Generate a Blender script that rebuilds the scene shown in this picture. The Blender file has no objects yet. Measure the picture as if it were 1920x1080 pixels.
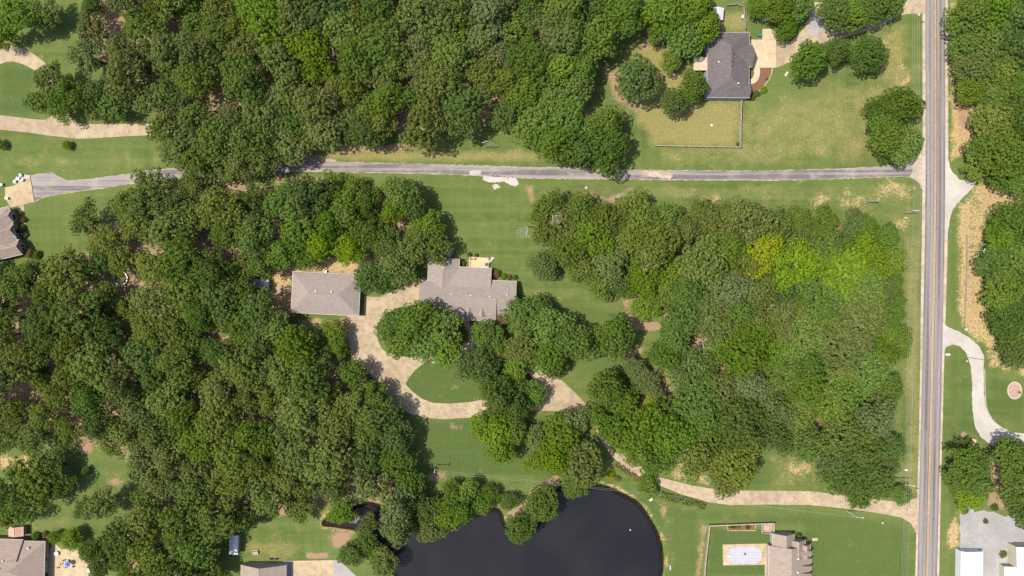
import bpy, bmesh, math, random
import numpy as np
from mathutils import Vector, Matrix

# ------------------------------------------------------------------ camera, sky, sun, exposure
SC = bpy.context.scene
COL = SC.collection
H = 243.0            # camera height, metres
S = 0.19             # metres per photograph pixel on the ground
cam_data = bpy.data.cameras.new("camera")
cam_data.sensor_width = 36.0
cam_data.lens = 36.0 * H / (1920 * S)
cam_data.clip_start = 1.0
cam_data.clip_end = 6000.0
cam = bpy.data.objects.new("camera", cam_data)
cam.location = (0, 0, H)
cam.rotation_euler = (0, 0, 0)
COL.objects.link(cam)
SC.camera = cam

SUN_EL = math.radians(63.0)
SUN_TO = Vector((-math.cos(SUN_EL), -0.02 * math.cos(SUN_EL), math.sin(SUN_EL))).normalized()
world = bpy.data.worlds.new("World")
SC.world = world
world.use_nodes = True
wn = world.node_tree.nodes
wl = world.node_tree.links
wn.clear()
sky = wn.new("ShaderNodeTexSky")
sky.sky_type = 'NISHITA'
sky.sun_disc = False
sky.sun_elevation = SUN_EL
sky.sun_rotation = math.atan2(SUN_TO.x, SUN_TO.y)
sky.dust_density = 2.0
bgn = wn.new("ShaderNodeBackground")
bgn.inputs['Strength'].default_value = 0.15
won = wn.new("ShaderNodeOutputWorld")
wl.new(sky.outputs[0], bgn.inputs[0])
wl.new(bgn.outputs[0], won.inputs[0])

sun_data = bpy.data.lights.new("sun", 'SUN')
sun_data.energy = 4.9
sun_data.angle = math.radians(0.6)
sun_data.color = (1.0, 0.945, 0.84)
sun = bpy.data.objects.new("sun", sun_data)
sun.rotation_euler = (-SUN_TO).to_track_quat('-Z', 'Y').to_euler()
sun.location = (0, 0, 300)
COL.objects.link(sun)

SC.view_settings.view_transform = 'Standard'
SC.view_settings.look = 'None'
SC.view_settings.exposure = 0.6
SC.view_settings.gamma = 1.0
SC.cycles.max_bounces = 5
SC.cycles.diffuse_bounces = 3
SC.cycles.transmission_bounces = 3
SC.cycles.transparent_max_bounces = 4
SC.cycles.use_denoising = False

RNG = random.Random(11)


def W(px, py, z=0.0):
    """photograph pixel of a point at height z -> place on the site in metres"""
    k = S * (H - z) / H
    return Vector(((px - 960) * k, (540 - py) * k, z))


# ------------------------------------------------------------------ materials
MATS = {}


def new_mat(name):
    m = bpy.data.materials.new(name)
    m.use_nodes = True
    nt = m.node_tree
    nt.nodes.clear()
    out = nt.nodes.new("ShaderNodeOutputMaterial")
    MATS[name] = m
    return m, nt, out


def nd(nt, kind, **kw):
    n = nt.nodes.new(kind)
    for k, v in kw.items():
        setattr(n, k, v)
    return n


def setin(nt, node, **kw):
    for k, v in kw.items():
        sock = node.inputs[k.replace('_', ' ')] if not isinstance(k, int) else node.inputs[k]
        if isinstance(v, bpy.types.NodeSocket):
            nt.links.new(v, sock)
        else:
            sock.default_value = v


def rgba(c):
    return (c[0], c[1], c[2], 1.0)


ALB = 0.86


def mixc(nt, fac, a, b, mode='MIX'):
    n = nt.nodes.new("ShaderNodeMix")
    n.data_type = 'RGBA'
    n.blend_type = mode
    for sock, v in ((n.inputs[0], fac), (n.inputs[6], a), (n.inputs[7], b)):
        if isinstance(v, bpy.types.NodeSocket):
            nt.links.new(v, sock)
        elif isinstance(v, (int, float)):
            sock.default_value = v
        else:
            sock.default_value = rgba([c * ALB for c in v])
    return n.outputs[2]


def math_n(nt, op, a, b=0.0, c=None, clamp=False):
    n = nt.nodes.new("ShaderNodeMath")
    n.operation = op
    n.use_clamp = clamp
    for i, v in enumerate((a, b) if c is None else (a, b, c)):
        if isinstance(v, bpy.types.NodeSocket):
            nt.links.new(v, n.inputs[i])
        else:
            n.inputs[i].default_value = v
    return n.outputs[0]


def smooth(nt, v, lo, hi):
    n = nt.nodes.new("ShaderNodeMapRange")
    n.interpolation_type = 'SMOOTHSTEP'
    n.inputs[1].default_value = lo
    n.inputs[2].default_value = hi
    nt.links.new(v, n.inputs[0])
    return n.outputs[0]


def ramp01(nt, v, lo, hi):
    n = nt.nodes.new("ShaderNodeMapRange")
    n.inputs[3].default_value = lo
    n.inputs[4].default_value = hi
    nt.links.new(v, n.inputs[0])
    return n.outputs[0]


def noise(nt, scale, detail=4.0, rough=0.6, vec=None, stretch=None):
    n = nt.nodes.new("ShaderNodeTexNoise")
    n.inputs['Scale'].default_value = scale
    n.inputs['Detail'].default_value = detail
    n.inputs['Roughness'].default_value = rough
    if vec is None:
        vec = nt.nodes.new("ShaderNodeNewGeometry").outputs['Position']
    if stretch:
        mp = nt.nodes.new("ShaderNodeMapping")
        mp.inputs['Scale'].default_value = stretch
        nt.links.new(vec, mp.inputs['Vector'])
        vec = mp.outputs[0]
    nt.links.new(vec, n.inputs['Vector'])
    return n.outputs[0]


def finish(nt, out, col, rough=0.85, spec=0.2, bump=None, bump_d=0.05, metallic=0.0):
    p = nt.nodes.new("ShaderNodeBsdfPrincipled")
    if isinstance(col, bpy.types.NodeSocket):
        nt.links.new(col, p.inputs['Base Color'])
    else:
        p.inputs['Base Color'].default_value = rgba(col)
    p.inputs['Roughness'].default_value = rough
    p.inputs['Specular IOR Level'].default_value = spec
    p.inputs['Metallic'].default_value = metallic
    if bump is not None:
        b = nt.nodes.new("ShaderNodeBump")
        b.inputs['Distance'].default_value = bump_d
        b.inputs['Strength'].default_value = 1.0
        nt.links.new(bump, b.inputs['Height'])
        nt.links.new(b.outputs[0], p.inputs['Normal'])
    nt.links.new(p.outputs[0], out.inputs[0])


def simple_mat(name, col, rough=0.7, spec=0.3, var=0.18, scale=2.0, metallic=0.0):
    m, nt, out = new_mat(name)
    f = noise(nt, scale, 5.0, 0.65)
    lo = tuple(c * (1 - var) for c in col)
    hi = tuple(min(0.95, c * (1 + var)) for c in col)
    finish(nt, out, mixc(nt, smooth(nt, f, 0.3, 0.7), lo, hi), rough, spec, metallic=metallic)
    return m


def concrete_mat(name, col, stain, patch=0.06, dark=0.55):
    m, nt, out = new_mat(name)
    a = noise(nt, patch, 6.0, 0.65)
    b = noise(nt, 0.45, 6.0, 0.7)
    c = noise(nt, 5.0, 3.0, 0.7)
    f = math_n(nt, 'ADD', math_n(nt, 'MULTIPLY', smooth(nt, a, 0.36, 0.64), 0.6), math_n(nt, 'MULTIPLY', smooth(nt, b, 0.42, 0.66), 0.75), clamp=True)
    base = mixc(nt, f, col, stain)
    base = mixc(nt, math_n(nt, 'MULTIPLY', smooth(nt, c, 0.55, 0.75), 0.25), base, tuple(x * dark for x in col))
    finish(nt, out, base, 0.9, 0.2, c, 0.01)
    return m


# ground cover: attribute "cover" = (lush, dry, straw, soil) fractions of what grows there
def ground_mat():
    m, nt, out = new_mat("ground_cover")
    at = nd(nt, "ShaderNodeAttribute", attribute_name="cover")
    sep = nt.nodes.new("ShaderNodeSeparateColor")
    nt.links.new(at.outputs['Color'], sep.inputs[0])
    big = noise(nt, 0.022, 5.0, 0.6)
    mid = noise(nt, 0.16, 6.0, 0.68)
    fine = noise(nt, 1.3, 5.0, 0.75)
    grit = noise(nt, 4.5, 3.0, 0.75)
    mow_h = noise(nt, 1.0, 3.0, 0.6, stretch=(0.014, 0.34, 0.1))
    mow_v = noise(nt, 1.0, 3.0, 0.6, stretch=(0.42, 0.012, 0.1))
    base = mixc(nt, smooth(nt, big, 0.35, 0.66), (0.066, 0.104, 0.025), (0.104, 0.136, 0.037))
    base = mixc(nt, math_n(nt, 'MULTIPLY', smooth(nt, mid, 0.46, 0.68), 0.6), base, (0.158, 0.150, 0.054))
    mow = math_n(nt, 'ADD', math_n(nt, 'MULTIPLY', mow_h, 0.65), math_n(nt, 'MULTIPLY', mow_v, 0.35))
    base = mixc(nt, math_n(nt, 'MULTIPLY', smooth(nt, mow, 0.40, 0.60), 0.62), base, (0.122, 0.152, 0.042))
    base = mixc(nt, math_n(nt, 'MULTIPLY', smooth(nt, fine, 0.5, 0.78), 0.42), base, (0.058, 0.078, 0.022))

    def cover(sock, spread, lo, hi):
        v = math_n(nt, 'ADD', sock, math_n(nt, 'MULTIPLY', math_n(nt, 'SUBTRACT', math_n(nt, 'ADD', math_n(nt, 'MULTIPLY', mid, 0.6), math_n(nt, 'MULTIPLY', fine, 0.4)), 0.5), spread))
        return smooth(nt, v, lo, hi)
    lush_c = mixc(nt, smooth(nt, fine, 0.3, 0.7), (0.052, 0.086, 0.023), (0.076, 0.110, 0.029))
    base = mixc(nt, math_n(nt, 'MULTIPLY', cover(sep.outputs[0], 1.0, 0.25, 0.85), 0.8), base, lush_c)
    dry_c = mixc(nt, smooth(nt, fine, 0.3, 0.7), (0.170, 0.160, 0.050), (0.275, 0.222, 0.092))
    base = mixc(nt, math_n(nt, 'MULTIPLY', cover(sep.outputs[1], 1.7, 0.15, 0.8), 0.9), base, dry_c)
    straw_c = mixc(nt, smooth(nt, fine, 0.3, 0.68), (0.24, 0.165, 0.072), (0.47, 0.34, 0.175))
    base = mixc(nt, cover(sep.outputs[2], 2.8, 0.22, 0.66), base, straw_c)
    soil_c = mixc(nt, smooth(nt, grit, 0.3, 0.7), (0.185, 0.118, 0.070), (0.37, 0.25, 0.16))
    base = mixc(nt, cover(at.outputs['Alpha'], 2.2, 0.28, 0.68), base, soil_c)
    wd = noise(nt, 0.55, 4.0, 0.8)
    base = mixc(nt, math_n(nt, 'MULTIPLY', smooth(nt, wd, 0.62, 0.72), 0.5), base, (0.300, 0.255, 0.125))
    base = mixc(nt, math_n(nt, 'MULTIPLY', smooth(nt, wd, 0.40, 0.30), 0.35), base, (0.045, 0.070, 0.016))
    h = math_n(nt, 'ADD', math_n(nt, 'MULTIPLY', fine, 0.7), math_n(nt, 'MULTIPLY', grit, 0.5))
    finish(nt, out, base, 0.95, 0.1, h, 0.22)
    return m


def asphalt_mat(name, lo, hi, dust, along):
    m, nt, out = new_mat(name)
    tc = nt.nodes.new("ShaderNodeTexCoord")
    st = (0.62, 0.010, 1) if along == 'y' else (0.016, 0.62, 1)
    tracks = noise(nt, 1.0, 2.5, 0.55, stretch=st)
    mid = noise(nt, 0.12, 6.0, 0.7)
    grit = noise(nt, 3.0, 5.0, 0.8)
    base = mixc(nt, smooth(nt, tracks, 0.40, 0.60), lo, hi)
    if along == 'y':
        ac = nd(nt, "ShaderNodeAttribute", attribute_name="across")
        ab = math_n(nt, 'ABSOLUTE', ac.outputs['Fac'])
        wv = math_n(nt, 'COSINE', math_n(nt, 'MULTIPLY', math_n(nt, 'SUBTRACT', ab, 0.28), 2 * math.pi / 0.46))
        base = mixc(nt, math_n(nt, 'MULTIPLY', smooth(nt, wv, -0.2, 1.0), 0.5), base, tuple(c * 1.2 for c in hi))
        base = mixc(nt, math_n(nt, 'MULTIPLY', smooth(nt, wv, -0.2, -1.0), 0.4), base, tuple(c * 0.8 for c in lo))
        cr = noise(nt, 1.0, 4.0, 0.7, stretch=(0.25, 0.06, 1))
        seam = smooth(nt, math_n(nt, 'ABSOLUTE', math_n(nt, 'SUBTRACT', cr, 0.5)), 0.006, 0.0)
        base = mixc(nt, math_n(nt, 'MULTIPLY', seam, 0.55), base, tuple(c * 0.45 for c in lo))
    base = mixc(nt, math_n(nt, 'MULTIPLY', smooth(nt, mid, 0.46, 0.68), 0.6), base, dust)
    base = mixc(nt, math_n(nt, 'MULTIPLY', smooth(nt, grit, 0.52, 0.8), 0.4), base, tuple(c * 0.55 for c in lo))
    finish(nt, out, base, 0.9, 0.25, grit, 0.02)
    return m


def gravel_mat(name, lo, hi):
    m, nt, out = new_mat(name)
    big = noise(nt, 0.1, 6.0, 0.7)
    v = nd(nt, "ShaderNodeTexVoronoi")
    v.inputs['Scale'].default_value = 3.0
    g = nt.nodes.new("ShaderNodeNewGeometry")
    nt.links.new(g.outputs['Position'], v.inputs['Vector'])
    grit = noise(nt, 2.0, 6.0, 0.8)
    base = mixc(nt, smooth(nt, big, 0.35, 0.7), lo, hi)
    mid = noise(nt, 0.45, 6.0, 0.75)
    base = mixc(nt, math_n(nt, 'MULTIPLY', smooth(nt, mid, 0.52, 0.72), 0.6), base, (lo[0] * 0.85, lo[1] * 0.72, lo[2] * 0.58))
    base = mixc(nt, math_n(nt, 'MULTIPLY', smooth(nt, mid, 0.44, 0.30), 0.45), base, tuple(c * 0.55 for c in lo))
    base = mixc(nt, math_n(nt, 'MULTIPLY', smooth(nt, grit, 0.5, 0.75), 0.5), base, tuple(c * 0.6 for c in lo))
    base = mixc(nt, math_n(nt, 'MULTIPLY', v.outputs['Distance'], 0.3), base, (0.45, 0.42, 0.38))
    finish(nt, out, base, 0.95, 0.15, v.outputs['Distance'], 0.03)
    return m


def shingle_mat(name, col, dark, light):
    m, nt, out = new_mat(name)
    tc = nt.nodes.new("ShaderNodeTexCoord")
    br = nd(nt, "ShaderNodeTexBrick")
    nt.links.new(tc.outputs['Object'], br.inputs['Vector'])
    br.inputs['Scale'].default_value = 1.0
    br.inputs['Brick Width'].default_value = 0.95
    br.inputs['Row Height'].default_value = 0.42
    br.inputs['Mortar Size'].default_value = 0.03
    br.inputs['Color1'].default_value = rgba(col)
    br.inputs['Color2'].default_value = rgba(light)
    br.inputs['Mortar'].default_value = rgba(dark)
    n1 = noise(nt, 1.6, 5.0, 0.75)
    n2 = noise(nt, 0.12, 4.0, 0.6)
    base = mixc(nt, math_n(nt, 'MULTIPLY', smooth(nt, n1, 0.42, 0.7), 0.4), br.outputs[0], dark)
    base = mixc(nt, math_n(nt, 'MULTIPLY', smooth(nt, n2, 0.4, 0.7), 0.3), base, light)
    finish(nt, out, base, 0.92, 0.15, n1, 0.03)
    return m


def leaf_mat(name, col, light, dark):
    col, light, dark = ([v[0] * 0.945 / ALB, v[1] / ALB, v[2] * 0.95 / ALB] for v in (col, light, dark))
    m, nt, out = new_mat(name)
    at = nd(nt, "ShaderNodeAttribute", attribute_name="tint")
    oi = nt.nodes.new("ShaderNodeObjectInfo")
    c = mixc(nt, at.outputs['Fac'], dark, light)
    c = mixc(nt, 0.45, c, col)
    hs = nt.nodes.new("ShaderNodeHueSaturation")
    nt.links.new(c, hs.inputs['Color'])
    nt.links.new(ramp01(nt, oi.outputs['Random'], 0.490, 0.512), hs.inputs['Hue'])
    r2 = math_n(nt, 'FRACT', math_n(nt, 'MULTIPLY', oi.outputs['Random'], 7.31))
    nt.links.new(ramp01(nt, r2, 0.86, 1.18), hs.inputs['Value'])
    r3 = math_n(nt, 'FRACT', math_n(nt, 'MULTIPLY', oi.outputs['Random'], 23.7))
    nt.links.new(ramp01(nt, r3, 0.92, 1.08), hs.inputs['Saturation'])
    d = nt.nodes.new("ShaderNodeBsdfDiffuse")
    t = nt.nodes.new("ShaderNodeBsdfTranslucent")
    nt.links.new(hs.outputs[0], d.inputs[0])
    lt = mixc(nt, 0.5, hs.outputs[0], (0.19, 0.22, 0.03))
    nt.links.new(lt, t.inputs[0])
    mx = nt.nodes.new("ShaderNodeMixShader")
    mx.inputs[0].default_value = 0.30
    nt.links.new(d.outputs[0], mx.inputs[1])
    nt.links.new(t.outputs[0], mx.inputs[2])
    nt.links.new(mx.outputs[0], out.inputs[0])
    return m


def water_mat():
    m, nt, out = new_mat("pond_water")
    n = noise(nt, 0.9, 4.0, 0.65)
    big = noise(nt, 0.05, 3.0, 0.5)
    col = mixc(nt, smooth(nt, big, 0.35, 0.7), (0.0125, 0.0122, 0.0145), (0.018, 0.0168, 0.0175))
    p = nt.nodes.new("ShaderNodeBsdfPrincipled")
    nt.links.new(col, p.inputs['Base Color'])
    p.inputs['Roughness'].default_value = 0.07
    p.inputs['IOR'].default_value = 1.33
    p.inputs['Specular IOR Level'].default_value = 0.5
    b = nt.nodes.new("ShaderNodeBump")
    b.inputs['Distance'].default_value = 0.05
    nt.links.new(n, b.inputs['Height'])
    nt.links.new(b.outputs[0], p.inputs['Normal'])
    # shallow edge: muddy bottom shows through
    tr = nt.nodes.new("ShaderNodeBsdfTransparent")
    tr.inputs[0].default_value = (0.40, 0.35, 0.27, 1)
    at = nd(nt, "ShaderNodeAttribute", attribute_name="depth")
    mx = nt.nodes.new("ShaderNodeMixShader")
    nt.links.new(smooth(nt, at.outputs['Fac'], -0.1, 0.75), mx.inputs[0])
    nt.links.new(tr.outputs[0], mx.inputs[1])
    nt.links.new(p.outputs[0], mx.inputs[2])
    nt.links.new(mx.outputs[0], out.inputs[0])
    return m


ground_mat()
water_mat()
concrete_mat("drive_concrete", (0.400, 0.315, 0.210), (0.270, 0.203, 0.134))
concrete_mat("pale_concrete", (0.50, 0.41, 0.275), (0.40, 0.315, 0.205))
concrete_mat("aged_concrete", (0.38, 0.29, 0.21), (0.27, 0.20, 0.14), 0.12)
concrete_mat("shoulder_dust", (0.44, 0.37, 0.30), (0.30, 0.24, 0.165), 0.2, 0.4)
concrete_mat("cream_paving", (0.44, 0.345, 0.215), (0.30, 0.225, 0.135))
asphalt_mat("road_asphalt", (0.128, 0.112, 0.111), (0.225, 0.199, 0.191), (0.205, 0.18, 0.17), 'y')
asphalt_mat("lane_asphalt", (0.125, 0.111, 0.109), (0.24, 0.212, 0.2), (0.33, 0.28, 0.235), 'x')
gravel_mat("white_gravel", (0.34, 0.305, 0.27), (0.44, 0.40, 0.352))
gravel_mat("grey_gravel", (0.215, 0.205, 0.20), (0.31, 0.297, 0.288))
shingle_mat("taupe_shingle", (0.208, 0.172, 0.150), (0.150, 0.123, 0.107), (0.245, 0.205, 0.180))
shingle_mat("brown_shingle", (0.222, 0.172, 0.142), (0.158, 0.120, 0.098), (0.265, 0.21, 0.176))
shingle_mat("charcoal_shingle", (0.100, 0.084, 0.084), (0.060, 0.050, 0.051), (0.130, 0.111, 0.111))
shingle_mat("red_shingle", (0.36, 0.20, 0.145), (0.24, 0.13, 0.095), (0.43, 0.26, 0.2))
simple_mat("brick_wall", (0.30, 0.20, 0.155), 0.9, 0.1, 0.25, 6.0)
simple_mat("blue_siding", (0.26, 0.34, 0.40), 0.7, 0.2, 0.1)
simple_mat("cream_siding", (0.40, 0.37, 0.28), 0.6, 0.2, 0.08)
simple_mat("grey_siding", (0.33, 0.32, 0.31), 0.7, 0.2, 0.12)
simple_mat("white_trim", (0.50, 0.475, 0.43), 0.5, 0.3, 0.08)
simple_mat("white_metal", (0.50, 0.515, 0.545), 0.45, 0.4, 0.05, 0.6)
simple_mat("grey_metal", (0.42, 0.43, 0.44), 0.4, 0.5, 0.15)
simple_mat("dark_metal", (0.05, 0.05, 0.055), 0.5, 0.4, 0.2)
simple_mat("glass_dark", (0.03, 0.04, 0.05), 0.1, 0.6, 0.2)
simple_mat("weathered_wood", (0.34, 0.29, 0.225), 0.9, 0.1, 0.3, 3.0)
simple_mat("new_wood", (0.55, 0.37, 0.21), 0.8, 0.2, 0.2, 3.0)
simple_mat("pole_wood", (0.36, 0.31, 0.26), 0.9, 0.1, 0.3, 4.0)
simple_mat("pale_paint", (0.46, 0.44, 0.40), 0.6, 0.3, 0.1)
simple_mat("tan_roof", (0.44, 0.35, 0.27), 0.85, 0.1, 0.12, 0.8)
simple_mat("dead_bark", (0.36, 0.33, 0.29), 0.9, 0.1, 0.25, 3.0)
simple_mat("bark", (0.115, 0.085, 0.062), 0.95, 0.1, 0.3, 3.0)
simple_mat("yellow_paint", (0.44, 0.31, 0.125), 0.8, 0.2, 0.2, 0.9)
simple_mat("white_paint", (0.50, 0.48, 0.45), 0.8, 0.2, 0.3, 0.9)
simple_mat("black_mesh", (0.11, 0.095, 0.09), 0.9, 0.1, 0.4, 1.0)
simple_mat("pool_cover", (0.36, 0.355, 0.395), 0.6, 0.3, 0.06, 0.5)
simple_mat("cover_strap", (0.285, 0.285, 0.325), 0.7, 0.2, 0.1)
simple_mat("blue_plastic", (0.04, 0.14, 0.50), 0.4, 0.4, 0.1)
simple_mat("red_paint", (0.42, 0.10, 0.07), 0.6, 0.3, 0.2)
simple_mat("green_plastic", (0.03, 0.15, 0.12), 0.5, 0.3, 0.1)
simple_mat("mulch", (0.16, 0.085, 0.05), 0.95, 0.05, 0.4, 4.0)
simple_mat("stone", (0.45, 0.39, 0.33), 0.9, 0.1, 0.25, 4.0)
simple_mat("car_paint", (0.02, 0.024, 0.03), 0.2, 0.6, 0.05)
simple_mat("rubber", (0.02, 0.02, 0.02), 0.9, 0.1, 0.1)
simple_mat("wire_metal", (0.30, 0.30, 0.28), 0.6, 0.3, 0.1)
simple_mat("pink_brick", (0.34, 0.225, 0.17), 0.9, 0.1, 0.2, 3.0)
simple_mat("blossom_orange", (0.48, 0.17, 0.045), 0.8, 0.1, 0.3, 2.0)

LEAF = {
    'olive': leaf_mat("leaf_olive", (0.126, 0.152, 0.034), (0.210, 0.232, 0.062), (0.074, 0.095, 0.022)),
    'green': leaf_mat("leaf_green", (0.104, 0.162, 0.026), (0.178, 0.240, 0.046), (0.064, 0.108, 0.018)),
    'dark': leaf_mat("leaf_dark", (0.085, 0.128, 0.027), (0.146, 0.192, 0.046), (0.052, 0.083, 0.018)),
    'lime': leaf_mat("leaf_lime", (0.135, 0.196, 0.024), (0.222, 0.280, 0.042), (0.085, 0.132, 0.017)),
    'yellow': leaf_mat("leaf_yellow", (0.215, 0.245, 0.021), (0.30, 0.32, 0.036), (0.13, 0.16, 0.015)),
    'grey': leaf_mat("leaf_grey", (0.128, 0.156, 0.050), (0.212, 0.238, 0.088), (0.080, 0.100, 0.033)),
    'rust': leaf_mat("leaf_rust", (0.195, 0.120, 0.050), (0.30, 0.19, 0.085), (0.10, 0.065, 0.03)),
}


# ------------------------------------------------------------------ object helpers
def link(o, parent=None):
    COL.objects.link(o)
    if parent is not None:
        o.parent = parent
    return o


def tag(o, label=None, cat=None, group=None, kind=None):
    if label:
        o["label"] = label
    if cat:
        o["category"] = cat
    if group:
        o["group"] = group
    if kind:
        o["kind"] = kind
    return o


def empty(name, loc, label, cat, group=None, rz=0.0):
    o = bpy.data.objects.new(name, None)
    o.empty_display_size = 0.5
    o.location = loc
    o.rotation_euler = (0, 0, rz)
    link(o)
    return tag(o, label, cat, group)


def obj_from_bm(name, bm, mat, parent=None, smooth_shade=False):
    me = bpy.data.meshes.new(name)
    bmesh.ops.recalc_face_normals(bm, faces=bm.faces)
    bm.to_mesh(me)
    bm.free()
    if smooth_shade:
        me.polygons.foreach_set("use_smooth", [True] * len(me.polygons))
    me.materials.append(MATS[mat] if isinstance(mat, str) else mat)
    o = bpy.data.objects.new(name, me)
    return link(o, parent)


def share(name, src, parent, loc=(0, 0, 0), rz=0.0):
    """another piece with the same mesh"""
    o = bpy.data.objects.new(name, src.data)
    o.location = loc
    o.rotation_euler = (0, 0, rz)
    return link(o, parent)


def bm_box(bm, c, size, rz=0.0, taper=1.0):
    x, y, z = size[0] / 2, size[1] / 2, size[2] / 2
    vs = []
    R = Matrix.Rotation(rz, 3, 'Z')
    for sz in (-1, 1):
        t = taper if sz > 0 else 1.0
        for sx, sy in ((-1, -1), (1, -1), (1, 1), (-1, 1)):
            vs.append(bm.verts.new(Vector(c) + R @ Vector((sx * x * t, sy * y * t, sz * z))))
    for f in ((3, 2, 1, 0), (4, 5, 6, 7), (0, 1, 5, 4), (1, 2, 6, 5), (2, 3, 7, 6), (3, 0, 4, 7)):
        bm.faces.new([vs[i] for i in f])
    return vs


def bm_tube(bm, pts, radii, n=6, cap=True):
    pts = [Vector(p) for p in pts]
    if isinstance(radii, (int, float)):
        radii = [radii] * len(pts)
    rings = []
    for i, p in enumerate(pts):
        a = pts[max(i - 1, 0)]
        b = pts[min(i + 1, len(pts) - 1)]
        d = (b - a).normalized()
        u = d.orthogonal().normalized() if i == 0 else (rings_u - d * rings_u.dot(d)).normalized()
        rings_u = u
        v = d.cross(u)
        rings.append([bm.verts.new(p + (u * math.cos(t) + v * math.sin(t)) * radii[i]) for t in [2 * math.pi * k / n for k in range(n)]])
    for r0, r1 in zip(rings, rings[1:]):
        for k in range(n):
            bm.faces.new((r0[k], r0[(k + 1) % n], r1[(k + 1) % n], r1[k]))
    if cap:
        bm.faces.new(rings[0][::-1])
        bm.faces.new(rings[-1])


def bm_disc(bm, c, r, h, n=20, rx=None):
    """short cylinder standing on c"""
    rx = rx or r
    lo = [bm.verts.new((c[0] + rx * math.cos(2 * math.pi * k / n), c[1] + r * math.sin(2 * math.pi * k / n), c[2])) for k in range(n)]
    hi = [bm.verts.new((v.co.x, v.co.y, c[2] + h)) for v in lo]
    bm.faces.new(lo[::-1])
    bm.faces.new(hi)
    for k in range(n):
        bm.faces.new((lo[k], lo[(k + 1) % n], hi[(k + 1) % n], hi[k]))


def box_obj(name, c, size, mat, parent=None, rz=0.0, bevel=0.0):
    bm = bmesh.new()
    bm_box(bm, c, size, rz)
    if bevel:
        bmesh.ops.bevel(bm, geom=list(bm.edges), offset=bevel, segments=2, affect='EDGES')
    return obj_from_bm(name, bm, mat, parent)


def tube_obj(name, pts, radii, mat, parent=None, n=6):
    bm = bmesh.new()
    bm_tube(bm, pts, radii, n)
    return obj_from_bm(name, bm, mat, parent)


def catmull(pts, closed=True, seg=6):
    P = [Vector((p[0], p[1])) for p in pts]
    n = len(P)
    out = []
    rng = range(n) if closed else range(n - 1)
    for i in rng:
        p0 = P[(i - 1) % n] if closed or i > 0 else P[0]
        p1 = P[i]
        p2 = P[(i + 1) % n] if closed else P[i + 1]
        p3 = P[(i + 2) % n] if closed else P[min(i + 2, n - 1)]
        for k in range(seg):
            t = k / seg
            out.append(0.5 * ((2 * p1) + (-p0 + p2) * t + (2 * p0 - 5 * p1 + 4 * p2 - p3) * t * t + (-p0 + 3 * p1 - 3 * p2 + p3) * t ** 3))
    if not closed:
        out.append(P[-1])
    return [(v.x, v.y) for v in out]


def rough_edge(pts, amp, step, seed=0):
    """break an outline into short pieces with an uneven edge (pixels)"""
    r = random.Random(seed)
    out = []
    n = len(pts)
    for i in range(n):
        a = Vector(pts[i])
        b = Vector(pts[(i + 1) % n])
        d = b - a
        L = d.length
        k = max(1, int(L / step))
        nrm = Vector((-d.y, d.x)).normalized() if L > 0 else Vector((0, 0))
        for j in range(k):
            out.append(tuple(a + d * (j / k) + nrm * r.uniform(-amp, amp)))
    return out


def sheet(name, pts, z, mat, thick=0.06, parent=None, kind='structure', smooth_pts=False, rough=0.0, step=4.0, seed=1):
    """flat slab from an outline in photograph pixels"""
    if smooth_pts:
        pts = catmull(pts)
    if rough:
        pts = rough_edge(pts, rough, step, seed)
    bm = bmesh.new()
    vs = [bm.verts.new(W(p[0], p[1], z)) for p in pts]
    f = bm.faces.new(vs)
    f.normal_update()
    if f.normal.z < 0:
        f.normal_flip()
    ext = bmesh.ops.extrude_face_region(bm, geom=[f])
    for v in [g for g in ext['geom'] if isinstance(g, bmesh.types.BMVert)]:
        v.co.z -= thick
    bmesh.ops.triangulate(bm, faces=[g for g in bm.faces if len(g.verts) > 4])
    o = obj_from_bm(name, bm, mat, parent)
    if kind and parent is None:
        o["kind"] = kind
    return o


def strip(name, line, width, z, mat, thick=0.06, smooth_pts=True, parent=None):
    """band along a line (pixels); width in pixels, a number or one per point"""
    ws = [width] * len(line) if isinstance(width, (int, float)) else list(width)
    if smooth_pts:
        seg = 6
        c = catmull(line, False, seg)
        ws = [ws[min(i // seg, len(ws) - 1)] + (ws[min(i // seg + 1, len(ws) - 1)] - ws[min(i // seg, len(ws) - 1)]) * ((i % seg) / seg) for i in range(len(c))]
        line = c
    L, R = [], []
    for i, p in enumerate(line):
        a = Vector(line[max(i - 1, 0)])
        b = Vector(line[min(i + 1, len(line) - 1)])
        d = (b - a).normalized()
        nrm = Vector((-d.y, d.x))
        L.append(tuple(Vector(p) + nrm * ws[i] / 2))
        R.append(tuple(Vector(p) - nrm * ws[i] / 2))
    bm = bmesh.new()
    lt = [bm.verts.new(W(p[0], p[1], z)) for p in L]
    rt = [bm.verts.new(W(p[0], p[1], z)) for p in R]
    lb = [bm.verts.new(v.co - Vector((0, 0, thick))) for v in lt]
    rb = [bm.verts.new(v.co - Vector((0, 0, thick))) for v in rt]
    for i in range(len(lt) - 1):
        bm.faces.new((lt[i], lt[i + 1], rt[i + 1], rt[i]))
        bm.faces.new((lt[i], lb[i], lb[i + 1], lt[i + 1]))
        bm.faces.new((rt[i], rt[i + 1], rb[i + 1], rb[i]))
    nl_ = len(lt)
    o = obj_from_bm(name, bm, mat, parent)
    a = o.data.attributes.new("across", 'FLOAT', 'POINT')
    a.data.foreach_set("value", ([-1.0] * nl_ + [1.0] * nl_) * 2)
    if parent is None:
        o["kind"] = 'structure'
    return o


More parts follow.
